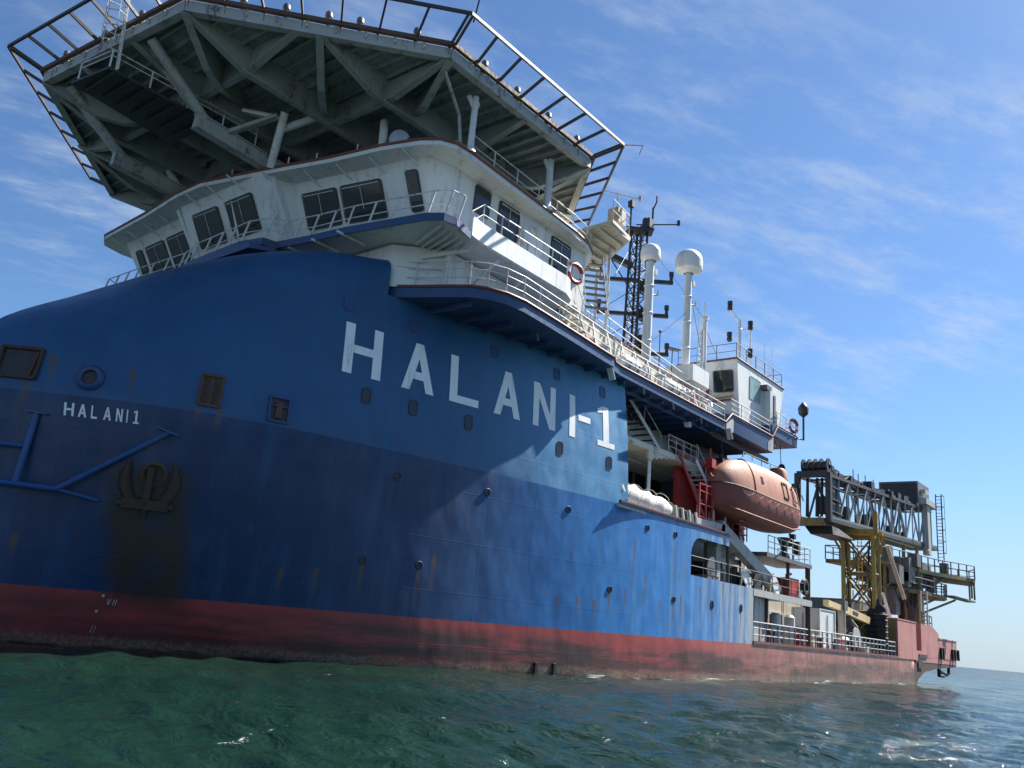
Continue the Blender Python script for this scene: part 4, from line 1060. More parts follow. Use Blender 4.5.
# pale folding jib crane lying across the deck
JC = thing('jib_crane', 'small pale yellow jib crane folded low over the deck', 'crane', (66.0, -8.6, 2.14))
m = MB(); m.tube((67.4, -8.7, 2.14), (67.4, -8.7, 5.4), .28, n=12); m.lathe([(.5, 2.14), (.3, 2.5)], (67.4, -8.7, 0), 12); m.build('post', 'beige', JC)
m = MB(); m.bar((64.0, -8.7, 5.45), (67.2, -8.7, 5.25), .4, .42); m.bar((67.6, -8.7, 5.25), (73.6, -8.7, 4.75), .4, .55); m.build('jib', 'jib', JC)
m = MB(); m.box((67.4, -8.7, 5.5), (.7, .7, .7)); m.bar((69.0, -8.7, 4.9), (71.5, -8.7, 3.2), .12); m.bar((67.5, -8.7, 5.5), (68.1, -8.7, 6.3), .1); m.build('ram', 'steel_grey', JC)
m = MB(); m.bar((69.4, -8.92, 5.15), (70.6, -8.92, 5.05), .02, .2); m.build('name_strip', 'steel_dark', JC)
# big black fender rolls near the stern
FN = thing('rubber_fender', 'tall bundle of black rubber fenders beside the pink stern house', 'fender', (75.0, -9.3, 2.14))
m = MB()
for i, (x, y, h) in enumerate(((74.4, -9.5, 3.3), (75.1, -9.3, 3.9), (75.1, -8.7, 3.6))):
    m.lathe([(.3, 2.6), (.5, 2.8), (.5, 2.2 + h - .3), (.3, 2.2 + h), (0, 2.2 + h)], (x, y, 0), 12)
    for k in range(6): m.lathe([(.5, 3.0 + k * .45), (.56, 3.06 + k * .45), (.5, 3.12 + k * .45)], (x, y, 0), 12)
m.build('roll', 'rubber', FN)
m = MB(); m.bar((74.2, -9.2, 2.2), (76.2, -9.2, 2.2), .8, .3); m.tube((75.2, -9.1, 5.8), (75.2, -9.1, 6.6), .3, .12); m.build('cradle', 'steel_dark', FN)
rg = random.Random(11)
for k in range(9):
    x = 58 + k * 1.9 + rg.uniform(-.4, .4); y = -9.1 + rg.uniform(-.3, .3); h = rg.uniform(.5, .9)
    kind = k % 3
    if kind == 0:
        m = MB(); m.lathe([(.26, 2.14), (.28, 2.3), (.26, 2.14 + h * .5), (.28, 2.14 + h), (0, 2.14 + h)], (x, y, 0), 12); nm, mt = 'deck_drum', ('red', 'blue_bright', 'rust')[k // 3]
        lb = ('red drum behind the white rail, next to the tween deck post', 'blue drum behind the middle of the white deck rail', 'rusty drum behind the rail close to the crane ram')[k // 3]
    elif kind == 1:
        m = MB(); m.box((x, y, 2.14 + h / 2), (1.0, .7, h)); m.box((x, y, 2.17 + h), (1.06, .76, .06)); m.box((x + .2, y, 2.3 + h), (.3, .2, .2)); nm, mt = 'tool_chest', ('beige', 'red', 'grey_light')[k // 3]
        lb = ('beige tool chest behind the white deck rail', 'red tool chest at the foot of the jib crane post', 'grey tool chest beside the black rubber fenders')[k // 3]
    else:
        m = MB(); m.path([(x + .45 * math.cos(t) , y + .35 * math.sin(t), 2.25 + .03 * t) for t in np.linspace(0, 14, 50)], .05, 6); m.box((x, y + .2, 2.5), (.4, .3, .5)); nm, mt = 'rope_coil', ('tarp', 'steel_dark', 'yellow')[k // 3]
        lb = ('white coiled rope on the working deck', 'dark coiled rope on the working deck', 'yellow coiled rope on the working deck')[k // 3]
    tag(m.build(nm, mt, loc=(x, y, 2.14)), lb, nm.split('_')[1])

# ------------------------------------------------------------------ gangway boom on its trestle
TT = thing('yellow_trestle', 'yellow lattice trestle holding up the dark truss boom', 'trestle', (75, -7.6, 2.14))
L4 = [(75, -6.4), (75, -8.85), (76.4, -6.4), (76.4, -8.85)]
for x, y in L4:
    m = MB(); m.tube((x, y, 2.14), (x, y, 12.0), .18, n=12); m.lathe([(.5, 2.14), (.28, 2.6)], (x, y, 0), 12); m.build('leg', 'yellow', TT)
m = MB()
for z0, z1 in ((2.5, 5.5), (5.5, 8.6), (8.6, 11.6)):
    for a, b in ((0, 1), (2, 3), (0, 2), (1, 3)):
        m.tube((*L4[a], z0), (*L4[b], z1), .09); m.tube((*L4[b], z0), (*L4[a], z1), .09); m.tube((*L4[a], z1), (*L4[b], z1), .11)
m.build('bracing', 'yellow_dirty', TT)
m = MB()
for x in (75, 76.4): m.bar((x, -5.1, 12.05), (x, -9.15, 12.05), .34, .36); m.bar((x, -9.1, 11.8), (x, -9.1, 13.7 if x < 76 else 12.2), .34, .2); m.tube((x, -5.4, 11.9), (x, -6.3, 10.3), .1); m.tube((x, -8.95, 10.2), (x, -9.3, 11.9), .1); m.cut()
m.build_each('saddle_beam', 'yellow', TT)
BM = thing('truss_boom', 'long dark grey lattice boom lying fore and aft on a yellow trestle', 'boom', (70, -5.9, 12.4))
Y0, Y1 = -4.55, -7.1
def zb(x): return 12.45 + (x - 70) * .052
def zt(x): return 15.9 + (x - 70) * .062
m = MB()
m.bar((69.4, Y1 + 1.25, zb(69.4) - .2), (104, Y1 + 1.25, zb(104) - .2), abs(Y0 - Y1) + .3, .3); m.build('boom_floor', 'steel_dark', BM)
m = MB()
for y in (Y0, Y1): m.bar((69.4, y, zb(69.4)), (104, y, zb(104)), .3, .3); m.cut()
m.build_each('bottom_chord', 'steel_grey', BM)
m = MB()
for y in (Y0, Y1): m.bar((69.4, y, zt(69.4)), (102, y, zt(102)), .26, .26); m.cut()
m.build_each('top_chord', 'steel_dark', BM)
for y, mt in ((Y0, 'steel_grey'), (Y1, 'grey_light')):
    m = MB(); xs = np.linspace(72, 102, 7)
    for k, x in enumerate(xs):
        m.tube((x, y, zb(x)), (x, y, zt(x)), .08)
        if k < 6:
            x2 = xs[k + 1]; xm = (x + x2) / 2
            m.tube((x, y, zb(x)), (xm, y, zt(xm)), .1); m.tube((xm, y, zt(xm)), (x2, y, zb(x2)), .1); m.tube((xm, y, zb(xm)), (xm, y, zt(xm)), .06)
            m.tube((xm, y, zb(xm)), (x + .75 * (x2 - x), y, (zb(xm) + zt(xm)) / 2), .06)
    m.build('side_lattice', mt, BM)
m = MB()
for x in np.linspace(70, 102, 14): m.bar((x, Y0, zt(x)), (x, Y1, zt(x)), .14, .14)
for x in (74, 77.5, 81, 86, 92): m.box((x, -6.2, zt(x) + .25), (1.8, 1.2, .7)); m.box((x + 2.2, -6.7, zt(x) + .1), (2.2, .7, .5))
m.tube((72, -6.6, 16.6), (100, -6.6, 18.1), .14); m.tube((72, -5.2, 16.5), (100, -5.2, 18.2), .1)
m.build('top_gear', 'steel_dark', BM)
m = MB()
for x, h in ((76.8, 1.4), (78.2, 1.2), (80.2, 1.3), (82.6, 1.2)): m.tube((x, -6.8, zt(x)), (x, -6.8, zt(x) + h), .04); m.cut()
m.build_each('aerial', 'steel_dark', BM)
m = MB()                                                          # square end frame
for y in (Y0, Y1): m.bar((69.6, y, 12.2), (69.6, y, 16.1), .42, .42)
m.bar((69.6, Y0, 16.0), (69.6, Y1, 16.0), .5, .5)
for y in (-5.1, -5.9, -6.3): m.tube((70.2, y, 12.6), (70.4, y, 15.8), .12)
m.bar((69.6, -6.9, 13.8), (72.5, -5.0, 15.6), .14); m.box((69.6, -4.4, 14.6), (.6, .5, 1.2))
for y in (Y1,): 
    for z in (13.0, 14.0, 15.0): m.bar((69.6, y - .1, z), (72.4, y - .1, z), .2, .12)
m.span(69.8, 72.2, -7.0, -6.8, 12.4, 16.0)
EF = m.build('end_frame', 'steel_dark', BM)
m = MB(); m.bar((69.4, Y0 + .4, 12.05), (69.4, Y1 + .25, 12.05), .5, .62); m.build('end_beam', 'yellow_dirty', BM)
m = MB(); m.tube((70.1, -5.0, 16.75), (70.1, -6.9, 16.75), .42, n=14)
for y in (-4.9, -5.4, -5.9, -6.4, -6.95): m.lathe([(.62, -.05), (.62, .05), (.3, .05)], (70.1, y, 16.75), 14, Matrix.Rotation(PI / 2, 3, 'X'))
m.box((70.9, -6.2, 16.5), (.9, 1.6, .8)); m.build('winch_drum', 'steel_dark', BM)
m = MB(); m.add([(70, -4.9, 11.9), (71.5, -4.9, 11.9), (71.5, -7.2, 11.8), (70, -7.2, 11.8), (69.6, -5.6, 11.1), (74.5, -5.6, 11.2), (74.5, -7.6, 11.2), (69.6, -7.4, 11.1)], [(0, 1, 2, 3), (4, 5, 6, 7), (0, 1, 5, 4), (1, 2, 6, 5), (2, 3, 7, 6), (3, 0, 4, 7)])
m.build('hopper', 'steel_dark', BM)
m = MB(); m.tube((80.6, -8.4, 11.6), (83.2, -9.0, 7.2), .17, n=10); m.build('strut', 'beige', BM)
# machinery house over the boom end
MH = thing('machinery_house', 'large dark box house above the far end of the lattice boom', 'house', (99, -5.4, 17))
m = MB(); m.span(97, 101.5, -7.15, -3.2, 18.0, 20.4); m.build('body', 'steel_grey', MH)
m = MB(); m.span(97.1, 101.6, -7.9, -7.15, 18.0, 18.6); m.box((98.4, -7.45, 19.4), (1.4, .5, .4)); m.span(98.2, 99.2, -7.7, -7.1, 12.8, 18.0); m.bar((100, -7.3, 14), (98, -7.6, 13), .3, .5); m.build('support_leg', 'grey_light', MH)
m = MB(); m.span(96.93, 97.06, -7.0, -3.4, 18.2, 20.2); m.build('louvre', 'steel_dark', MH)
LD2 = thing('caged_ladder', 'tall thin caged ladder beside the machinery house', 'ladder', (99, -8.9, 12))
m = MB()
for y in (-8.6, -9.15): m.bar((98, y, 12), (98, y, 19.1), .09)
for k in range(20): m.tube((98, -8.6, 12.2 + k * .35), (98, -9.15, 12.2 + k * .35), .03, n=6)
m.build('rung', 'steel_dark', LD2)
m = MB()
for k in range(6): z = 13.0 + k * 1.2; m.path([(98, -8.6, z), (98.5, -8.5, z), (98.9, -8.9, z), (98.5, -9.3, z), (98, -9.15, z)], .03, 6)
for q in ((98.5, -8.5), (98.9, -8.9), (98.5, -9.3)): m.bar((*q, 13), (*q, 19), .04)
m.build('cage', 'steel_grey', LD2)
# crane pedestal with round walkways
PD = thing('crane_pedestal', 'grey pedestal ringed by dirty yellow railed walkways above the stern', 'pedestal', (90, -7.6, 2.2))
m = MB(); m.tube((90, -7.8, 2.2), (90, -7.8, 11.3), 1.15, n=20); m.span(86, 94, -8.8, -4, 9.0, 11.2); m.build('column', 'steel_grey', PD)
def walkway(name, poly, z, h, mat):
    m = MB(); m.prism(poly, z - .35, z); o = m.build(name, mat, PD)
    m = MB(); P = [(x, y, z) for x, y in poly]; railing(m, P + [P[0]], h, 1.4, (.5,), .045, .06); m.build('railing', 'steel_grey', PD)
walkway('upper_walkway', [(82, -2.5), (82.5, -7.5), (86.5, -8.6), (92, -9.6), (98, -11.9), (101.5, -11.2), (103, -10.4), (99, -8), (96, -5)], 10.45, 1.25, 'yellow_dirty')
walkway('lower_walkway', [(84.5, -4), (84.5, -7.2), (88, -9.2), (95, -9.9), (97, -9.2), (97, -5)], 8.4, 1.1, 'yellow_dirty')
m = MB()
for x, y in ((97.8, -11.6), (102.3, -10.5), (100, -11.4)): m.tube((x, y, 8.5), (x, y, 10.2), .09)
m.bar((95, -10.1, 8.45), (102.3, -10.6, 8.45), .9, .14)
m.bar((90.6, -8.6, 6.4), (97.0, -10.2, 8.2), .16); m.bar((90.3, -8.8, 7.2), (93.5, -9.4, 8.1), .16)
for x, y in ((83.2, -7.4), (86.6, -8.2), (88.5, -8.9)): m.tube((x, y, 5), (x, y, 12.6), .16)
m.bar((83, -7.5, 12.5), (89, -8.9, 12.3), .12); m.bar((83.2, -7.4, 5.6), (86.6, -8.2, 10), .14)
m.span(84, 90, -6, -5.6, 5.5, 10)
m.build('walkway_post', 'yellow_dirty', PD)
m = MB()
for y in (-9.2, -9.75): m.bar((88.0, y, 4.2), (88.0, y, 8.3), .1)
for k in range(12): m.tube((88, -9.2, 4.4 + k * .34), (88, -9.75, 4.4 + k * .34), .035, n=6)
m.build('ladder', 'white', PD)
m = MB(); m.path([(74.9, -7.2, 6.45), (74.9, -7.2, 7.2)], .06); m.path([(77.5, -7.6, 7.6), (80.5, -8.0, 7.4), (81.3, -8.4, 5.0)], .14); m.span(76, 80.5, -8.6, -7.0, 4.9, 5.4)
tag(m.build('vent_pipe', 'white', loc=(79, -8, 5)), 'bent white vent pipe beside the grey house near the stern', 'pipe')
# ------------------------------------------------------------------ masts and aerials
def sat_dome(name, label, x, y, zbase, zneck, r, mr, grp):
    t = thing(name, label, 'satellite dome', (x, y, zbase), grp)
    m = MB(); m.tube((x, y, zbase), (x, y, zneck), mr, mr * .92, n=14)
    for k in range(4): m.lathe([(mr, zneck - 1.5 - k * 1.6), (mr + .05, zneck - 1.47 - k * 1.6), (mr, zneck - 1.42 - k * 1.6)], (x, y, 0), 14)
    m.build('mast', 'white', t)
    m = MB(); m.lathe([(mr * 1.2, zneck), (r * .97, zneck + r * .3), (r, zneck + r * .45)], (x, y, 0), 24); m.build('dome_base', 'dome', t)
    m = MB(); m.lathe([(r, zneck + r * .45), (r * 1.0, zneck + r * 1.0)] + [(r * math.cos(a), zneck + r * 1.0 + r * .92 * math.sin(a)) for a in np.linspace(.1, PI / 2, 9)], (x, y, 0), 24); m.build('dome', 'dome', t)
    m = MB(); m.path([(x + mr + .06, y, zbase + .4), (x + mr + .06, y, zneck - .1)], .025, 6); m.box((x + mr + .15, y - .1, zneck - .5), (.3, .2, .35)); m.path([(x + mr, y - .1, zneck - 1.9), (x + mr + .35, y - .2, zneck - 1.8), (x + mr + .4, y - .2, zneck - 1.5)], .06); m.build('cable', 'grey_light', t)
    return t
GD = 'white satellite domes on masts'
sat_dome('satellite_dome', 'smaller white satellite dome, on the mast beside the dark lattice mast', 38.45, -8.0, 15.0, 22.0, .56, .26, GD)
d2 = sat_dome('satellite_dome', 'larger white satellite dome on a mast rising from a small white box platform', 42.95, -8.0, 17.0, 23.0, .82, .24, GD)
m = MB(); m.span(41.9, 43.9, -9.05, -7.2, 16.0, 16.95)
m.add([(41.9, -9.05, 16.0), (43.9, -9.05, 16.0), (43.9, -7.6, 15.4), (41.9, -7.6, 15.4)], [(0, 1, 2, 3)])
m.tube((42.4, -8.0, 14.1), (42.4, -8.0, 16.0), .1)
m.build('dome_platform', 'white_clean', SHIP)
RT = Vector((.64, -.77, 0))
LM = thing('lattice_mast', 'tall dark lattice mast carrying cross arms of lights and radar', 'mast', (40.2, -6.0, 15.9))
bx_, by_ = 39.9, -6.3
cr = [(-.45, -.45), (.45, -.45), (.45, .45), (-.45, .45)]
for a, b in cr:
    m = MB(); m.tube((bx_ + a, by_ + b, 15.9), (bx_ + a * .75, by_ + b * .75, 25.0), .075); m.build('leg', 'steel_dark', LM)
m = MB()
for k in range(11):
    z0 = 15.9 + k * .82; z1 = z0 + .82
    for i in range(4):
        a, b = cr[i], cr[(i + 1) % 4]; s0 = 1 - .25 * k / 11; s1 = 1 - .25 * (k + 1) / 11
        m.tube((bx_ + a[0] * s0, by_ + a[1] * s0, z0), (bx_ + b[0] * s1, by_ + b[1] * s1, z1), .035, n=6); m.tube((bx_ + a[0] * s1, by_ + a[1] * s1, z1), (bx_ + b[0] * s1, by_ + b[1] * s1, z1), .035, n=6)
m.path([(bx_ + .2, by_, 16), (bx_ + .2, by_, 24.8)], .07, 6)
for z in (17.2, 18.0, 19.6, 21.3): m.box((bx_ + .1, by_ - .5, z), (.5, .35, .6))
m.build('bracing', 'steel_dark', LM)
c0 = Vector((bx_, by_, 0))
for z, L0, L1 in ((17.7, -2.0, 1.0), (19.6, -2.2, 1.9), (21.7, -2.3, 2.1), (17.3, .3, 2.0)):
    m = MB(); m.bar(c0 + RT * L0 + Vector((0, 0, z)), c0 + RT * L1 + Vector((0, 0, z + .1)), .2, .2)
    for L in (L0 + .1, L1 - .1):
        m.tube(c0 + RT * L + Vector((0, 0, z + .1)), c0 + RT * L + Vector((0, 0, z + .75)), .1); m.tube(c0 + RT * L + Vector((0, 0, z + .5)), c0 + RT * L + Vector((0, 0, z + .75)), .14)
    m.build('cross_arm', 'steel_dark', LM)
m = MB(); m.bar(c0 + RT * -.8 + Vector((0, 0, 24.9)), c0 + RT * .8 + Vector((0, 0, 24.9)), .9, .12); m.bar(c0 + RT * -.2 + Vector((0, 0, 25.3)), c0 + RT * 2.3 + Vector((0, 0, 25.55)), .06); m.tube(c0 + RT * 2.3 + Vector((0, 0, 25.5)), c0 + RT * 2.3 + Vector((0, 0, 25.8)), .1)
for L, h in ((-.55, 2.0), (.3, .9), (.75, 1.6)): m.tube(c0 + RT * L + Vector((0, 0, 24.9)), c0 + RT * L + Vector((0, 0, 24.9 + h)), .06)
m.box(c0 + RT * -.55 + Vector((0, 0, 26.6)), (.3, .3, .4)); m.box(c0 + RT * .5 + Vector((0, 0, 25.4)), (.5, .5, .6)); m.path([c0 + RT * .75 + Vector((0, 0, 26.4)), c0 + RT * .95 + Vector((0, 0, 26.9)), c0 + RT * .95 + Vector((0, 0, 27.3))], .05)
m.build('mast_head', 'steel_dark', LM)
m = MB(); m.bar(c0 + RT * -1.9 + Vector((0, 0, 23.3)), c0 + RT * -.3 + Vector((0, 0, 22.6)), .4, .3); m.tube(c0 + RT * -1.6 + Vector((0, 0, 23)), c0 + RT * -.4 + Vector((0, 0, 21.2)), .04); m.build('radar_bracket', 'steel_dark', LM)
m = MB()
for L0, z0, L1, z1 in ((-.4, 21, -2.1, 19.7), (-.4, 19, -2.0, 17.8)): m.tube(c0 + RT * L0 + Vector((0, 0, z0)), c0 + RT * L1 + Vector((0, 0, z1)), .02, n=5)
m.build('stay_wire', 'steel_dark', LM)
EP = thing('exhaust_post', 'pale steel post beside a slim ladder abaft the larger dome', 'post', (46.5, -7.4, 15.9))
m = MB(); m.tube((46.6, -7.3, 15.9), (46.6, -7.3, 21.6), .17, n=12); m.tube((46.2, -7.35, 15.9), (46.2, -7.35, 20.6), .12, n=10); m.tube((46.6, -7.3, 21.6), (46.6, -7.3, 22.6), .06); m.lathe([(.17, 21.4), (.26, 21.45), (.26, 21.6), (.1, 21.65)], (46.6, -7.3, 0), 12); m.build('pole', 'white', EP)
m = MB()
for a in (0, .55): m.tube((45.2 + a, -7.6, 15.9), (45.2 + a, -7.6, 20.4), .025)
for k in range(9): m.tube((45.2, -7.6, 17.4 + k * .34), (45.75, -7.6, 17.4 + k * .34), .02, n=5)
m.tube((45.2, -7.6, 20), (45.2, -7.6, 24.5), .02, .008); m.build('ladder', 'rail_white', EP)
NL = thing('navigation_light_post', 'white post carrying stacked black navigation lights on the cabin roof', 'light post', (49, -8.6, 19))
m = MB(); m.tube((48.9, -8.6, 19), (48.9, -8.6, 22.0), .11); m.path([(48.9, -8.6, 21.9), (48.2, -8.4, 22.4), (48.0, -8.35, 22.4)], .05); m.path([(48.9, -8.6, 21.4), (49.9, -8.9, 21.6), (49.9, -8.9, 19.6)], .06); m.build('pole', 'white', NL)
for x, y, z in ((48.0, -8.35, 22.4), (48.0, -8.35, 20.3), (49.9, -8.9, 21.6), (49.9, -8.9, 19.7)):
    m = MB(); m.lathe([(.1, z), (.17, z + .05), (.17, z + .25), (.1, z + .3), (.17, z + .35), (.17, z + .6), (0, z + .65)], (x, y, 0), 10); m.build('lamp', 'steel_dark', NL)
FL = thing('flood_light', 'black lantern on a crooked post beyond the after deck rail', 'lamp', (55.4, -9.9, 15.6))
m = MB(); m.path([(55.2, -9.7, 15.6), (55.7, -10.2, 15.5), (55.7, -10.2, 17.2)], .07); m.build('post', 'steel_dark', FL)
m = MB(); m.lathe([(.1, 17.1), (.32, 17.3), (.36, 17.7), (.24, 17.9), (.08, 18.1), (0, 18.15)], (55.7, -10.2, 0), 12); m.build('lantern', 'steel_dark', FL)
# rails and small gear along the upper house
m = MB(); railing(m, [(37.5, -7.5, 15.9), (47.4, -7.5, 15.9)], 1.05, 1.6, (.5,)); m.build('house_railing', 'rail_white', SHIP)
m = MB(); m.tube((40.4, -7.7, 15.9), (40.4, -7.7, 18.6), .03); m.lathe([(.08, 18.5), (.1, 18.6), (0, 18.7)], (40.4, -7.7, 0), 8); m.bar((41.3, -7.6, 17.9), (42.1, -8.0, 17.9), .35, .08); m.tube((41.7, -7.8, 15.9), (41.7, -7.8, 17.9), .03)
m.tube((43.6, -7.3, 15.9), (43.6, -7.3, 17.2), .04); m.box((45.2, -7.4, 16.8), (.4, .4, .6)); m.build('sensor_post', 'steel_grey', SHIP)
m = MB(); rg = random.Random(4)
for k in range(7):
    x = 40.6 + k * .55; m.path([(x, -9.3, 14.1), (x + .15, -9.2, 15.1 + rg.uniform(-.3, .4)), (x + .5, -9.0, 15.6 + rg.uniform(-.4, .2)), (x + .9, -8.9, 14.4)], .05, 6)
m.build('pipe_rack', 'white', SHIP)
# life rings
def life_ring(label, c, nrm, r=.36):
    t = thing('life_ring', label, 'life ring', c, 'red and white life rings')
    R_m = Vector(nrm).normalized().to_track_quat('Z', 'Y').to_matrix()
    for q in range(8):
        m = MB(); pts = []
        for k in range(7):
            a = 2 * PI * (q + k / 6.) / 8 + .2
            pts.append(Vector(c) + R_m @ Vector((r * math.cos(a), r * math.sin(a), 0)))
        if q == 0: pass
        m.path(pts, .095 if q % 2 else .097, 8); m.build('ring_segment', 'red' if q % 4 != 3 else 'white_clean', t)
    m = MB(); m.path([Vector(c) + R_m @ Vector(((r + .12) * math.cos(a), (r + .12) * math.sin(a), .02)) for a in np.linspace(0, 2 * PI, 25)[:-1]], .015, 5, True); m.build('grab_line', 'rail_white', t)
life_ring('red life ring hung at the end of the white bridge wing', (28.75, -9.95, 17.15), (-.2, -1, 0), .42)
life_ring('red life ring on the rail below the black lantern', (54.7, -9.9, 16.25), (-.3, -1, 0), .4)
# liferaft canisters on the upper deck
t = thing('liferaft_canister', 'white liferaft canister in a cradle behind the upper deck rail', 'liferaft', (34.6, -9.3, 14.05), 'white liferaft canisters')
m = MB(); R90 = Matrix.Rotation(PI / 2, 3, 'Y'); m.lathe([(0, -.75), (.3, -.72), (.36, -.6), (.36, .6), (.3, .72), (0, .75)], (34.6, -9.35, 14.65), 16, R90); m.build('canister', 'white_clean', t)
m = MB()
for o in (-.4, .4): m.cut(); m.path([(34.6 + o, -9.73, 14.65), (34.6 + o, -9.6, 14.3), (34.6 + o, -9.35, 14.24), (34.6 + o, -9.1, 14.3), (34.6 + o, -8.98, 14.65)], .03); m.bar((34.6 + o, -9.35, 14.05), (34.6 + o, -9.35, 14.26), .3, .08)
m.build_each('cradle', 'steel_grey', t)
copy_thing(t, (38.9, -9.3, 14.05), 'white liferaft canister below the larger dome platform', 'white liferaft canisters')
# ------------------------------------------------------------------ smaller fittings
# lifeboat: windows, grab lines, rails
m = MB()
for x in (45.9, 52.0):
    y = -10.3 - 1.22; m.add([(x - .16, y - .03, 10.75), (x + .16, y - .03, 10.75), (x + .16, y + .1, 11.15), (x - .16, y + .1, 11.15)], [(0, 1, 2, 3)]); m.cut()
m.build_each('side_window', 'glass', LB)
m = MB(); pts = []
for k in range(41):
    x = 43.2 + 9.3 * k / 40; u = (x - 47.5) / 5.65; w_ = 1.36 * (1 - abs(u) ** 4.2) ** .5
    pts.append((x, -10.3 - w_ - .07, 9.95 - .22 * abs(math.sin(k * PI / 5))))
m.path(pts, .014, 5); m.build('grab_line', 'rust', LB)
m = MB(); m.path([(44.5, -10.9, 12.02), (44.6, -10.9, 12.3), (49.6, -10.9, 12.45), (49.7, -10.9, 12.1)], .03, 6)
for x in (45.8, 47.1, 48.4): m.tube((x, -10.9, 12.0), (x, -10.9, 12.36), .02, n=6)
m.build('roof_rail', 'steel_grey', LB)
m = MB(); m.path([(42.4, -11.1, 8.95), (44.5, -11.62, 8.75), (50.0, -11.62, 8.75), (52.3, -11.2, 9.1)], .05, 6); m.build('bilge_rail', 'orange_low', LB)
for o in LB.children:                                             # the boat is a 12 m one: sized up about its own keel and berthed close to the ship's side
    for v in o.data.vertices: v.co *= 1.049
LB.location = (50.14, -9.3, 8.83)
# cables and gear on the boom
rg = random.Random(21)
m = MB()
for k in range(9):
    x0 = 70.5 + k * 3.1; y = rg.uniform(-7.2, -6.6); z0 = zt(x0) + rg.uniform(.2, .6); x1 = x0 + rg.uniform(2.5, 5)
    m.path([(x0 + (x1 - x0) * f, y, z0 + (zt(x1) - zt(x0)) * f - .5 * math.sin(PI * f)) for f in np.linspace(0, 1, 9)], .05, 5); m.cut()
m.build_each('hydraulic_hose', 'rubber', BM)
m = MB()
for k in range(16):
    x = 71.5 + k * 1.9; h = rg.uniform(.3, .95); m.box((x, rg.uniform(-7.0, -5.4), zt(x) + h / 2), (rg.uniform(.5, 1.4), rg.uniform(.4, 1.0), h)); m.cut()
m.build_each('equipment_box', 'steel_dark', BM)
m = MB()
for k in range(6):
    x = 74 + k * 4.6; m.box((x, rg.uniform(-5.6, -4.8), zb(x) + rg.uniform(.5, 1.6)), (1.2, .9, rg.uniform(.6, 2.2))); m.cut()
m.build_each('internal_gear', 'steel_dark', BM)
m = MB(); 
for y in (-7.35, -7.05): m.bar((76.9, y, 2.3), (76.9, y, 11.8), .06)
for k in range(26): m.tube((76.9, -7.35, 2.6 + k * .35), (76.9, -7.05, 2.6 + k * .35), .025, n=5)
m.build('ladder', 'yellow', TT)
m = MB(); m.path([(75.1, -8.6, 11.7), (75.4, -8.3, 9.0), (75.2, -8.6, 6.0), (75.6, -8.9, 4.0)], .06, 6); m.path([(75.0, -6.6, 11.7), (75.3, -6.7, 8.0), (74.8, -6.9, 5.0)], .05, 6); m.build('hose_run', 'rubber', TT)
m = MB()
for x, y, z, a, b, c_ in ((84, -8.2, 9.4, 1.4, .9, 1.6), (86.5, -8.3, 9.2, 1.0, .8, 1.3), (92, -9.2, 9.2, 1.1, .8, 1.4), (83.5, -7.6, 11.2, .9, .8, 1.3), (88, -8.8, 11.1, 1.3, .8, 1.2), (94, -10, 11.0, .8, .7, 1.0), (85, -7.5, 7.0, 1.4, 1.0, 2.2)):
    m.box((x, y, z), (a, b, c_)); m.cut()
m.build_each('control_cabinet', 'steel_grey', PD)
m = MB()
for k in range(7):
    x = 82.5 + k * 1.3; m.path([(x, -8.4, 8.2), (x + .3, -8.7, 6.9 - .2 * (k % 3)), (x + 1.2, -8.5, 8.2)], .05, 5); m.cut()
m.build_each('hanging_hose', 'rubber', PD)
m = MB(); m.bar((83, -7.6, 8.3), (87, -8.5, 10.2), .14); m.bar((87, -8.5, 8.3), (83, -7.6, 10.2), .14); m.cut(); m.bar((90, -9.2, 8.3), (94, -10, 10.2), .12); m.build_each('cross_brace', 'yellow_dirty', PD)
# working deck fittings
BO = []
for k, (x, lab) in enumerate(((52.3, 'rusty twin bollard inside the rail close to the white tanks'), (60.6, 'rusty twin bollard at the gap in the white deck rail'), (72.2, 'rusty twin bollard inside the rail beside the rubber fenders'))):
    if k == 0:
        bo = thing('bollard', lab, 'bollard', (x, -9.3, 2.14), 'twin bollards along the working deck')
        for o in (-.4, .4):
            m = MB(); m.lathe([(.2, 2.2), (.2, 2.8), (.26, 2.84), (.26, 2.92), (0, 2.94)], (x + o, -9.3, 0), 14); m.build('post', 'rust', bo)
        m = MB(); m.box((x, -9.3, 2.18), (1.4, .6, .08)); m.build('base', 'rust', bo)
    else: copy_thing(bo, (x, -9.3, 2.14), lab)
CR = thing('cable_reel', 'big grey cable reel standing on edge near the crane post', 'reel', (69.6, -8.6, 2.14))
m = MB(); m.tube((69.6, -9.0, 3.1), (69.6, -8.2, 3.1), .55, n=16); m.build('wound_cable', 'rubber', CR)
m = MB()
for y in (-9.05, -8.15): m.lathe([(.2, -.04), (.95, -.04), (.95, .04), (.2, .04)], (69.6, y, 3.1), 22, Matrix.Rotation(PI / 2, 3, 'X')); m.cut()
m.build_each('flange', 'grey_light', CR)
for k, (x, y, lab) in enumerate(((53.6, -8.9, 'small white mushroom vent between the white tanks and the deck rail'), (66.4, -9.2, 'small white mushroom vent at the foot of the pale jib'))):
    m = MB(); m.lathe([(.16, 2.14), (.16, 2.9), (.36, 2.95), (.38, 3.05), (.2, 3.2), (0, 3.24)], (x, y, 0), 14)
    tag(m.build('mushroom_vent', 'white', loc=(x, y, 2.14)), lab, 'vent', 'white mushroom vents')
m = MB(); rg = random.Random(8)
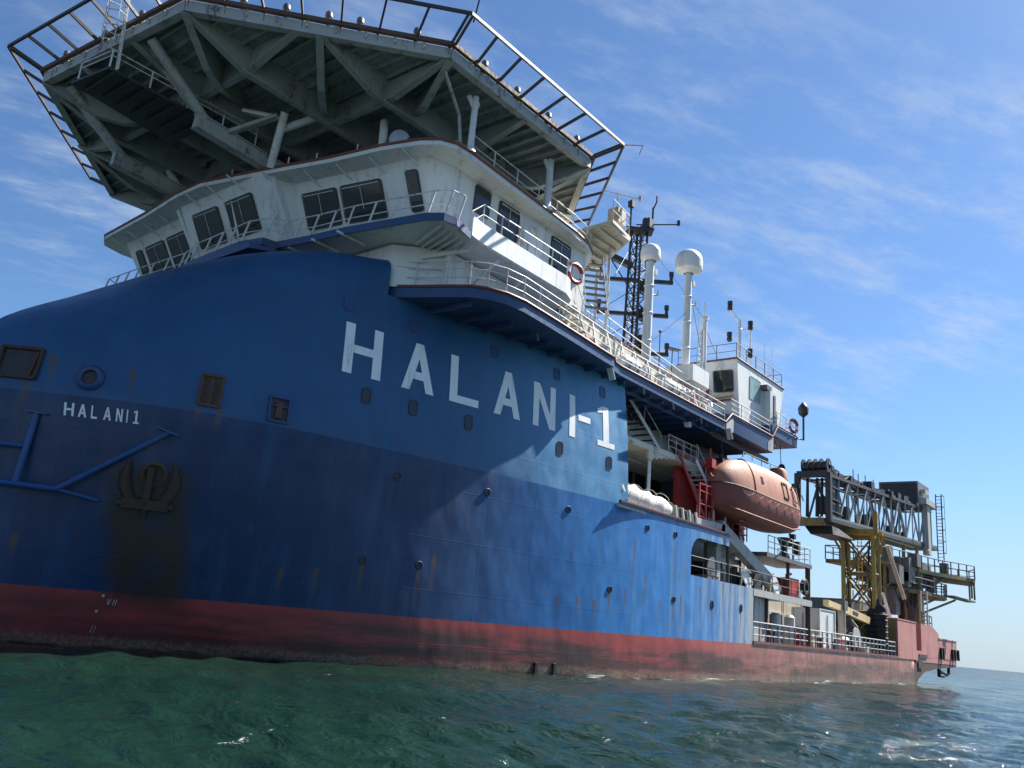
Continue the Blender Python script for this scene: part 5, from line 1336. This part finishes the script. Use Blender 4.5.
for k in range(14):
    x = 49 + k * 1.95; m.path([(x, -8.0, 2.3 + .4 * rg.random()), (x + .7, -7.6, 2.9 + rg.random()), (x + 1.5, -8.1, 2.6 + .6 * rg.random())], .07, 6)
    m.bar((x + .3, -7.4, 2.14), (x + .3, -7.4, 3.2 + rg.random()), .1)
m.bar((49, -7.4, 3.4), (76, -7.4, 3.5), .12); m.bar((49, -7.5, 2.7), (76, -7.5, 2.7), .18)
tag(m.build('pipework', 'steel_grey', loc=(62, -7.8, 2.14)), 'tangle of grey pipes and brackets running behind the working deck rail', 'pipes')
# tween deck: dark gear behind the arched opening
m = MB()
for k in range(10):
    x = 41.2 + k * 1.25; h = rg.uniform(.5, 1.5); m.box((x, -8.2 + rg.uniform(-.5, .3), 5.14 + h / 2), (rg.uniform(.4, .9), rg.uniform(.4, .8), h)); m.tube((x + .4, -8.8, 5.14), (x + .4, -8.8, 5.14 + h + .4), .06)
    m.cut()
m.build_each('deck_gear', 'steel_dark', TW)
# upper deck fittings
for k, (x, lab) in enumerate(((31.6, 'small red fire hose box on the screen by the steel stair'), (41.9, 'small red fire hose box on the screen under the dome platform'))):
    t = thing('fire_hose_box', lab, 'hose box', (x, -8.98, 14.5), 'red fire hose boxes')
    m = MB(); m.box((x, -8.98, 14.85), (.55, .22, .6)); m.build('body', 'red', t)
    m = MB(); m.tube((x - .2, -9.11, 14.7), (x - .2, -9.11, 15.0), .02, n=6); m.build('handle', 'rail_white', t)
m = MB()
for x, h in ((32.4, .8), (35.9, .6), (37.8, .9), (40.8, .7)):
    m.lathe([(.14, 14.05), (.14, 14.05 + h), (.3, 14.1 + h), (.3, 14.2 + h), (0, 14.3 + h)], (x, -9.3, 0), 12); m.cut()
m.build_each('deck_vent', 'white', UDO)
m = MB()
for k in range(8):
    x = 31 + k * 1.6; m.path([(x, -8.92, 14.1), (x, -8.95, 15.2 - .04 * k), (x + .5, -8.95, 15.3 - .05 * k), (x + .5, -8.92, 14.3)], .035, 6); m.cut()
m.build_each('pipe_hoop', 'white', SB)
m = MB()
for a, b in (((42.95, -8, 22.6), (47.5, -7.2, 17.0)), ((42.95, -8, 20.6), (38.6, -8.0, 17.2)), ((46.6, -7.3, 21.0), (49.5, -7.2, 19.0)), ((39.9, -6.3, 24.8), (46.6, -7.3, 21.5)), ((36.4, -7.0, 20.5), (39.4, -6.4, 24.2))): m.tube(a, b, .014, n=5); m.cut()
m.build_each('stay_wire', 'steel_dark', LM)
# helicopter deck: drains, trays and lamps under the plating
m = MB(); m.path([(18.9, -10.5, 21.3), (20.6, -9.8, 20.6), (20.8, -9.9, 19.1)], .07, 7); m.cut(); m.path([(27.4, -10.8, 21.3), (26.6, -9.9, 20.5), (26.5, -9.8, 19.1)], .07, 7); pass; m.build_each('drain_pipe', 'heli_edge', HD)
m = MB()
for i in (7, 6, 0):
    a, b = Vector((*OCT[i], 21.66)), Vector((*OCT[(i + 1) % 8], 21.66)); n_ = 9
    for k in range(1, n_):
        p = a.lerp(b, k / n_); c_ = Vector((OC[0], OC[1], p.z)); d = (p - c_).normalized()
        m.bar(p + d * .08, p + d * .1 + Vector((0, 0, .4)), .09, .05); m.cut()
m.build_each('edge_bracket', 'heli_edge', HD)
# ------------------------------------------------------------------ water
def water():
    # rings about a point on the water near the viewer; every vertex rides a sum of travelling waves
    cx, cy = 0., -30.8
    ang = np.linspace(-PI * .62, PI * .75, 760)
    rad = 3.0 * (6000 / 3.0) ** (np.linspace(0, 1, 560) ** 1.25)
    r, a = np.meshgrid(rad, ang, indexing='ij')
    x = cx + r * np.cos(a); y = cy + r * np.sin(a)
    z = np.zeros_like(x)
    rng = np.random.RandomState(3)
    cell = np.gradient(rad)[:, None]
    for k in range(60):
        L = .42 * (9 / .42) ** (k / 59.)
        amp = .0155 * L ** .55 * rng.uniform(.5, 1.2) * (1 if L < 1.8 else .45)
        th = math.radians(200) + rng.normal(0, .55)
        kx, ky = math.cos(th) * 2 * PI / L, math.sin(th) * 2 * PI / L
        ph = kx * x + ky * y + rng.uniform(0, 2 * PI)
        s_ = np.sin(ph)
        z += amp * (1.5 * (.3634 - np.abs(np.sin(ph / 2))) + .41 if k % 2 else s_) * np.clip(L / (2.2 * cell) - .6, 0, 1)
    z += .1
    nr, na = x.shape
    v = np.stack([x, y, z], -1).reshape(-1, 3)
    i = np.arange(nr - 1)[:, None] * na + np.arange(na - 1)[None, :]
    f = np.stack([i, i + 1 * na, i + na + 1, i + 1], -1).reshape(-1, 4)
    me = bpy.data.meshes.new('sea_water')
    me.vertices.add(len(v)); me.vertices.foreach_set('co', v.ravel())
    me.loops.add(f.size); me.loops.foreach_set('vertex_index', f.ravel())
    me.polygons.add(len(f)); me.polygons.foreach_set('loop_start', np.arange(0, f.size, 4))
    me.polygons.foreach_set('use_smooth', np.ones(len(f), bool))
    me.update(calc_edges=True); me.validate()
    o = bpy.data.objects.new('sea_water', me); COL.objects.link(o)
    o['kind'] = 'structure'; o['label'] = 'choppy dark green sea around the ship'; 
    m, nt, b = new_mat('sea_water')
    pos = N(nt, 'ShaderNodeNewGeometry').outputs['Position']
    n1 = noise(nt, pos, 1.7, 6, .6, (1, 1.6, 1)); n2 = noise(nt, pos, .12, 4)
    c = mix(nt, ramp(nt, n2, .35, .65), (.005, .0175, .012), (.0075, .025, .0165))
    # small patches of foam on the crests
    fo = math_(nt, 'MULTIPLY', ramp(nt, noise(nt, pos, .5, 6, .7, (1, 2.2, 1)), .645, .71), ramp(nt, noise(nt, pos, 9, 4, .7), .46, .6))
    sx = N(nt, 'ShaderNodeSeparateXYZ'); nt.links.new(pos, sx.inputs[0])
    lap = math_(nt, 'MULTIPLY', math_(nt, 'MULTIPLY', ramp(nt, sx.outputs[1], -11.2, -9.9), ramp(nt, sx.outputs[1], -9.4, -9.7)), math_(nt, 'MULTIPLY', ramp(nt, sx.outputs[0], 26, 36), ramp(nt, sx.outputs[0], 84, 81)))      # froth where the sea laps the ship's side
    lap = math_(nt, 'MULTIPLY', lap, ramp(nt, noise(nt, pos, 1.1, 6, .7), .5, .62))
    fo = math_(nt, 'MAXIMUM', fo, math_(nt, 'MULTIPLY', lap, .8))
    c = mix(nt, fo, c, (.5, .53, .52))
    nt.links.new(c, b.inputs['Base Color'])
    b.inputs['IOR'].default_value = 1.33
    nt.links.new(math_(nt, 'ADD', ramp(nt, fo, 0, 1, .07, .55), ramp(nt, sx.outputs[0], 60, 260, 0, .22)), b.inputs['Roughness'])
    n3 = N(nt, 'ShaderNodeTexNoise'); n3.inputs['Scale'].default_value = 2.6; n3.inputs['Detail'].default_value = 5; n3.inputs['Distortion'].default_value = .6
    mp = N(nt, 'ShaderNodeMapping'); mp.inputs['Rotation'].default_value = (0, 0, .7); mp.inputs['Scale'].default_value = (1, .45, 1)
    nt.links.new(pos, mp.inputs[0]); nt.links.new(mp.outputs[0], n3.inputs['Vector'])
    rid = math_(nt, 'SUBTRACT', 1., math_(nt, 'ABSOLUTE', math_(nt, 'MULTIPLY', math_(nt, 'SUBTRACT', n3.outputs['Fac'], .5), 2.)))
    h = math_(nt, 'ADD', math_(nt, 'MULTIPLY', n1, .35), math_(nt, 'MULTIPLY', rid, .3))
    h = math_(nt, 'ADD', h, math_(nt, 'MULTIPLY', noise(nt, pos, 7, 4, .55), .09))
    h = math_(nt, 'ADD', h, math_(nt, 'MULTIPLY', math_(nt, 'MULTIPLY', noise(nt, pos, .45, 5, .6), 2.6), ramp(nt, sx.outputs[0], 40, 160)))   # beyond the modelled waves the swell is carried by the bump
    bump(nt, b, h, .8, .3)
    me.materials.append(m)
    return o
water()
# ------------------------------------------------------------------ camera
A_ = math.radians(39.754217); P_ = math.radians(15.644524); R_ = math.radians(5.199595)
Rv = Vector((math.sin(A_), -math.cos(A_), 0)); Fv = Vector((math.cos(A_), math.sin(A_), 0)); Zv = Vector((0, 0, 1))
look = Fv * math.cos(P_) + Zv * math.sin(P_); U0 = -Fv * math.sin(P_) + Zv * math.cos(P_)
Xc = Rv * math.cos(R_) + U0 * math.sin(R_); Yc = -Rv * math.sin(R_) + U0 * math.cos(R_); Zc = -look
cam = bpy.data.cameras.new('camera'); camo = bpy.data.objects.new('camera', cam); COL.objects.link(camo)
camo.matrix_world = Matrix(((Xc.x, Yc.x, Zc.x, 0), (Xc.y, Yc.y, Zc.y, -30.8), (Xc.z, Yc.z, Zc.z, 1.87), (0, 0, 0, 1)))
cam.sensor_width = 36; cam.lens = 860 / 1024 * 36; cam.clip_start = .1; cam.clip_end = 30000
scene.camera = camo
CLOUD = (11.55, 3.4, 0)
# ------------------------------------------------------------------ light
EL, PH = math.radians(47), math.radians(17.5)                        # sun height; angle from dead astern towards port
sd = Vector((math.cos(EL) * math.cos(PH), -math.cos(EL) * math.sin(PH), math.sin(EL)))
sun = bpy.data.lights.new('sun', 'SUN'); sun.energy = 5; sun.angle = math.radians(.53); sun.color = (1, .95, .87)
so = bpy.data.objects.new('sun', sun); COL.objects.link(so); so.location = (60, -40, 80)
so.rotation_euler = (-sd).to_track_quat('-Z', 'Y').to_euler()
w = bpy.data.worlds.new('World'); scene.world = w; w.use_nodes = True
nt = w.node_tree; bg = nt.nodes['Background']
sky = N(nt, 'ShaderNodeTexSky'); sky.sky_type = 'NISHITA'; sky.sun_disc = False
sky.sun_elevation = EL; sky.sun_rotation = math.atan2(sd.x, sd.y)
sky.air_density = 1.0; sky.dust_density = .3; sky.ozone_density = 2.5
tc = N(nt, 'ShaderNodeTexCoord').outputs['Generated']
# cirrus: the view direction is carried onto a high flat layer, so the wisps foreshorten to the horizon
sp = N(nt, 'ShaderNodeSeparateXYZ'); nt.links.new(tc, sp.inputs[0])
dz = math_(nt, 'ADD', math_(nt, 'MAXIMUM', sp.outputs[2], 0.), .12)
cb = N(nt, 'ShaderNodeCombineXYZ')
nt.links.new(math_(nt, 'DIVIDE', sp.outputs[0], dz), cb.inputs[0]); nt.links.new(math_(nt, 'DIVIDE', sp.outputs[1], dz), cb.inputs[1])
rot = N(nt, 'ShaderNodeVectorRotate', rotation_type='Z_AXIS'); rot.inputs['Angle'].default_value = .5
off_ = N(nt, 'ShaderNodeVectorMath', operation='ADD'); off_.inputs[1].default_value = CLOUD
nt.links.new(cb.outputs[0], off_.inputs[0]); nt.links.new(off_.outputs[0], rot.inputs['Vector'])
c1 = noise(nt, rot.outputs[0], 3.4, 12, .66, (1.0, 2.0, 1)); c2 = noise(nt, rot.outputs[0], .55, 3, .5)
cl = math_(nt, 'MULTIPLY', ramp(nt, c1, .42, .78), ramp(nt, c2, .46, .62))
cl = math_(nt, 'MULTIPLY', cl, ramp(nt, sp.outputs[2], .02, .14, .2, .5))
hz = mix(nt, ramp(nt, sp.outputs[2], .24, -.05, 0, .85), mix(nt, 1., sky.outputs[0], (.58, .74, .90), "MULTIPLY"), (3.1, 3.8, 4.7))   # thin sea haze pales the low sky
nt.links.new(mix(nt, cl, hz, (4.2, 4.7, 5.3)), bg.inputs[0])
bg.inputs[1].default_value = .063
scene.view_settings.view_transform = 'Standard'; scene.view_settings.look = 'None'
scene.view_settings.gamma = 1; scene.view_settings.exposure = 1.4
scene.view_settings.use_curve_mapping = False
scene.cycles.use_denoising = True
scene.cycles.max_bounces = 6
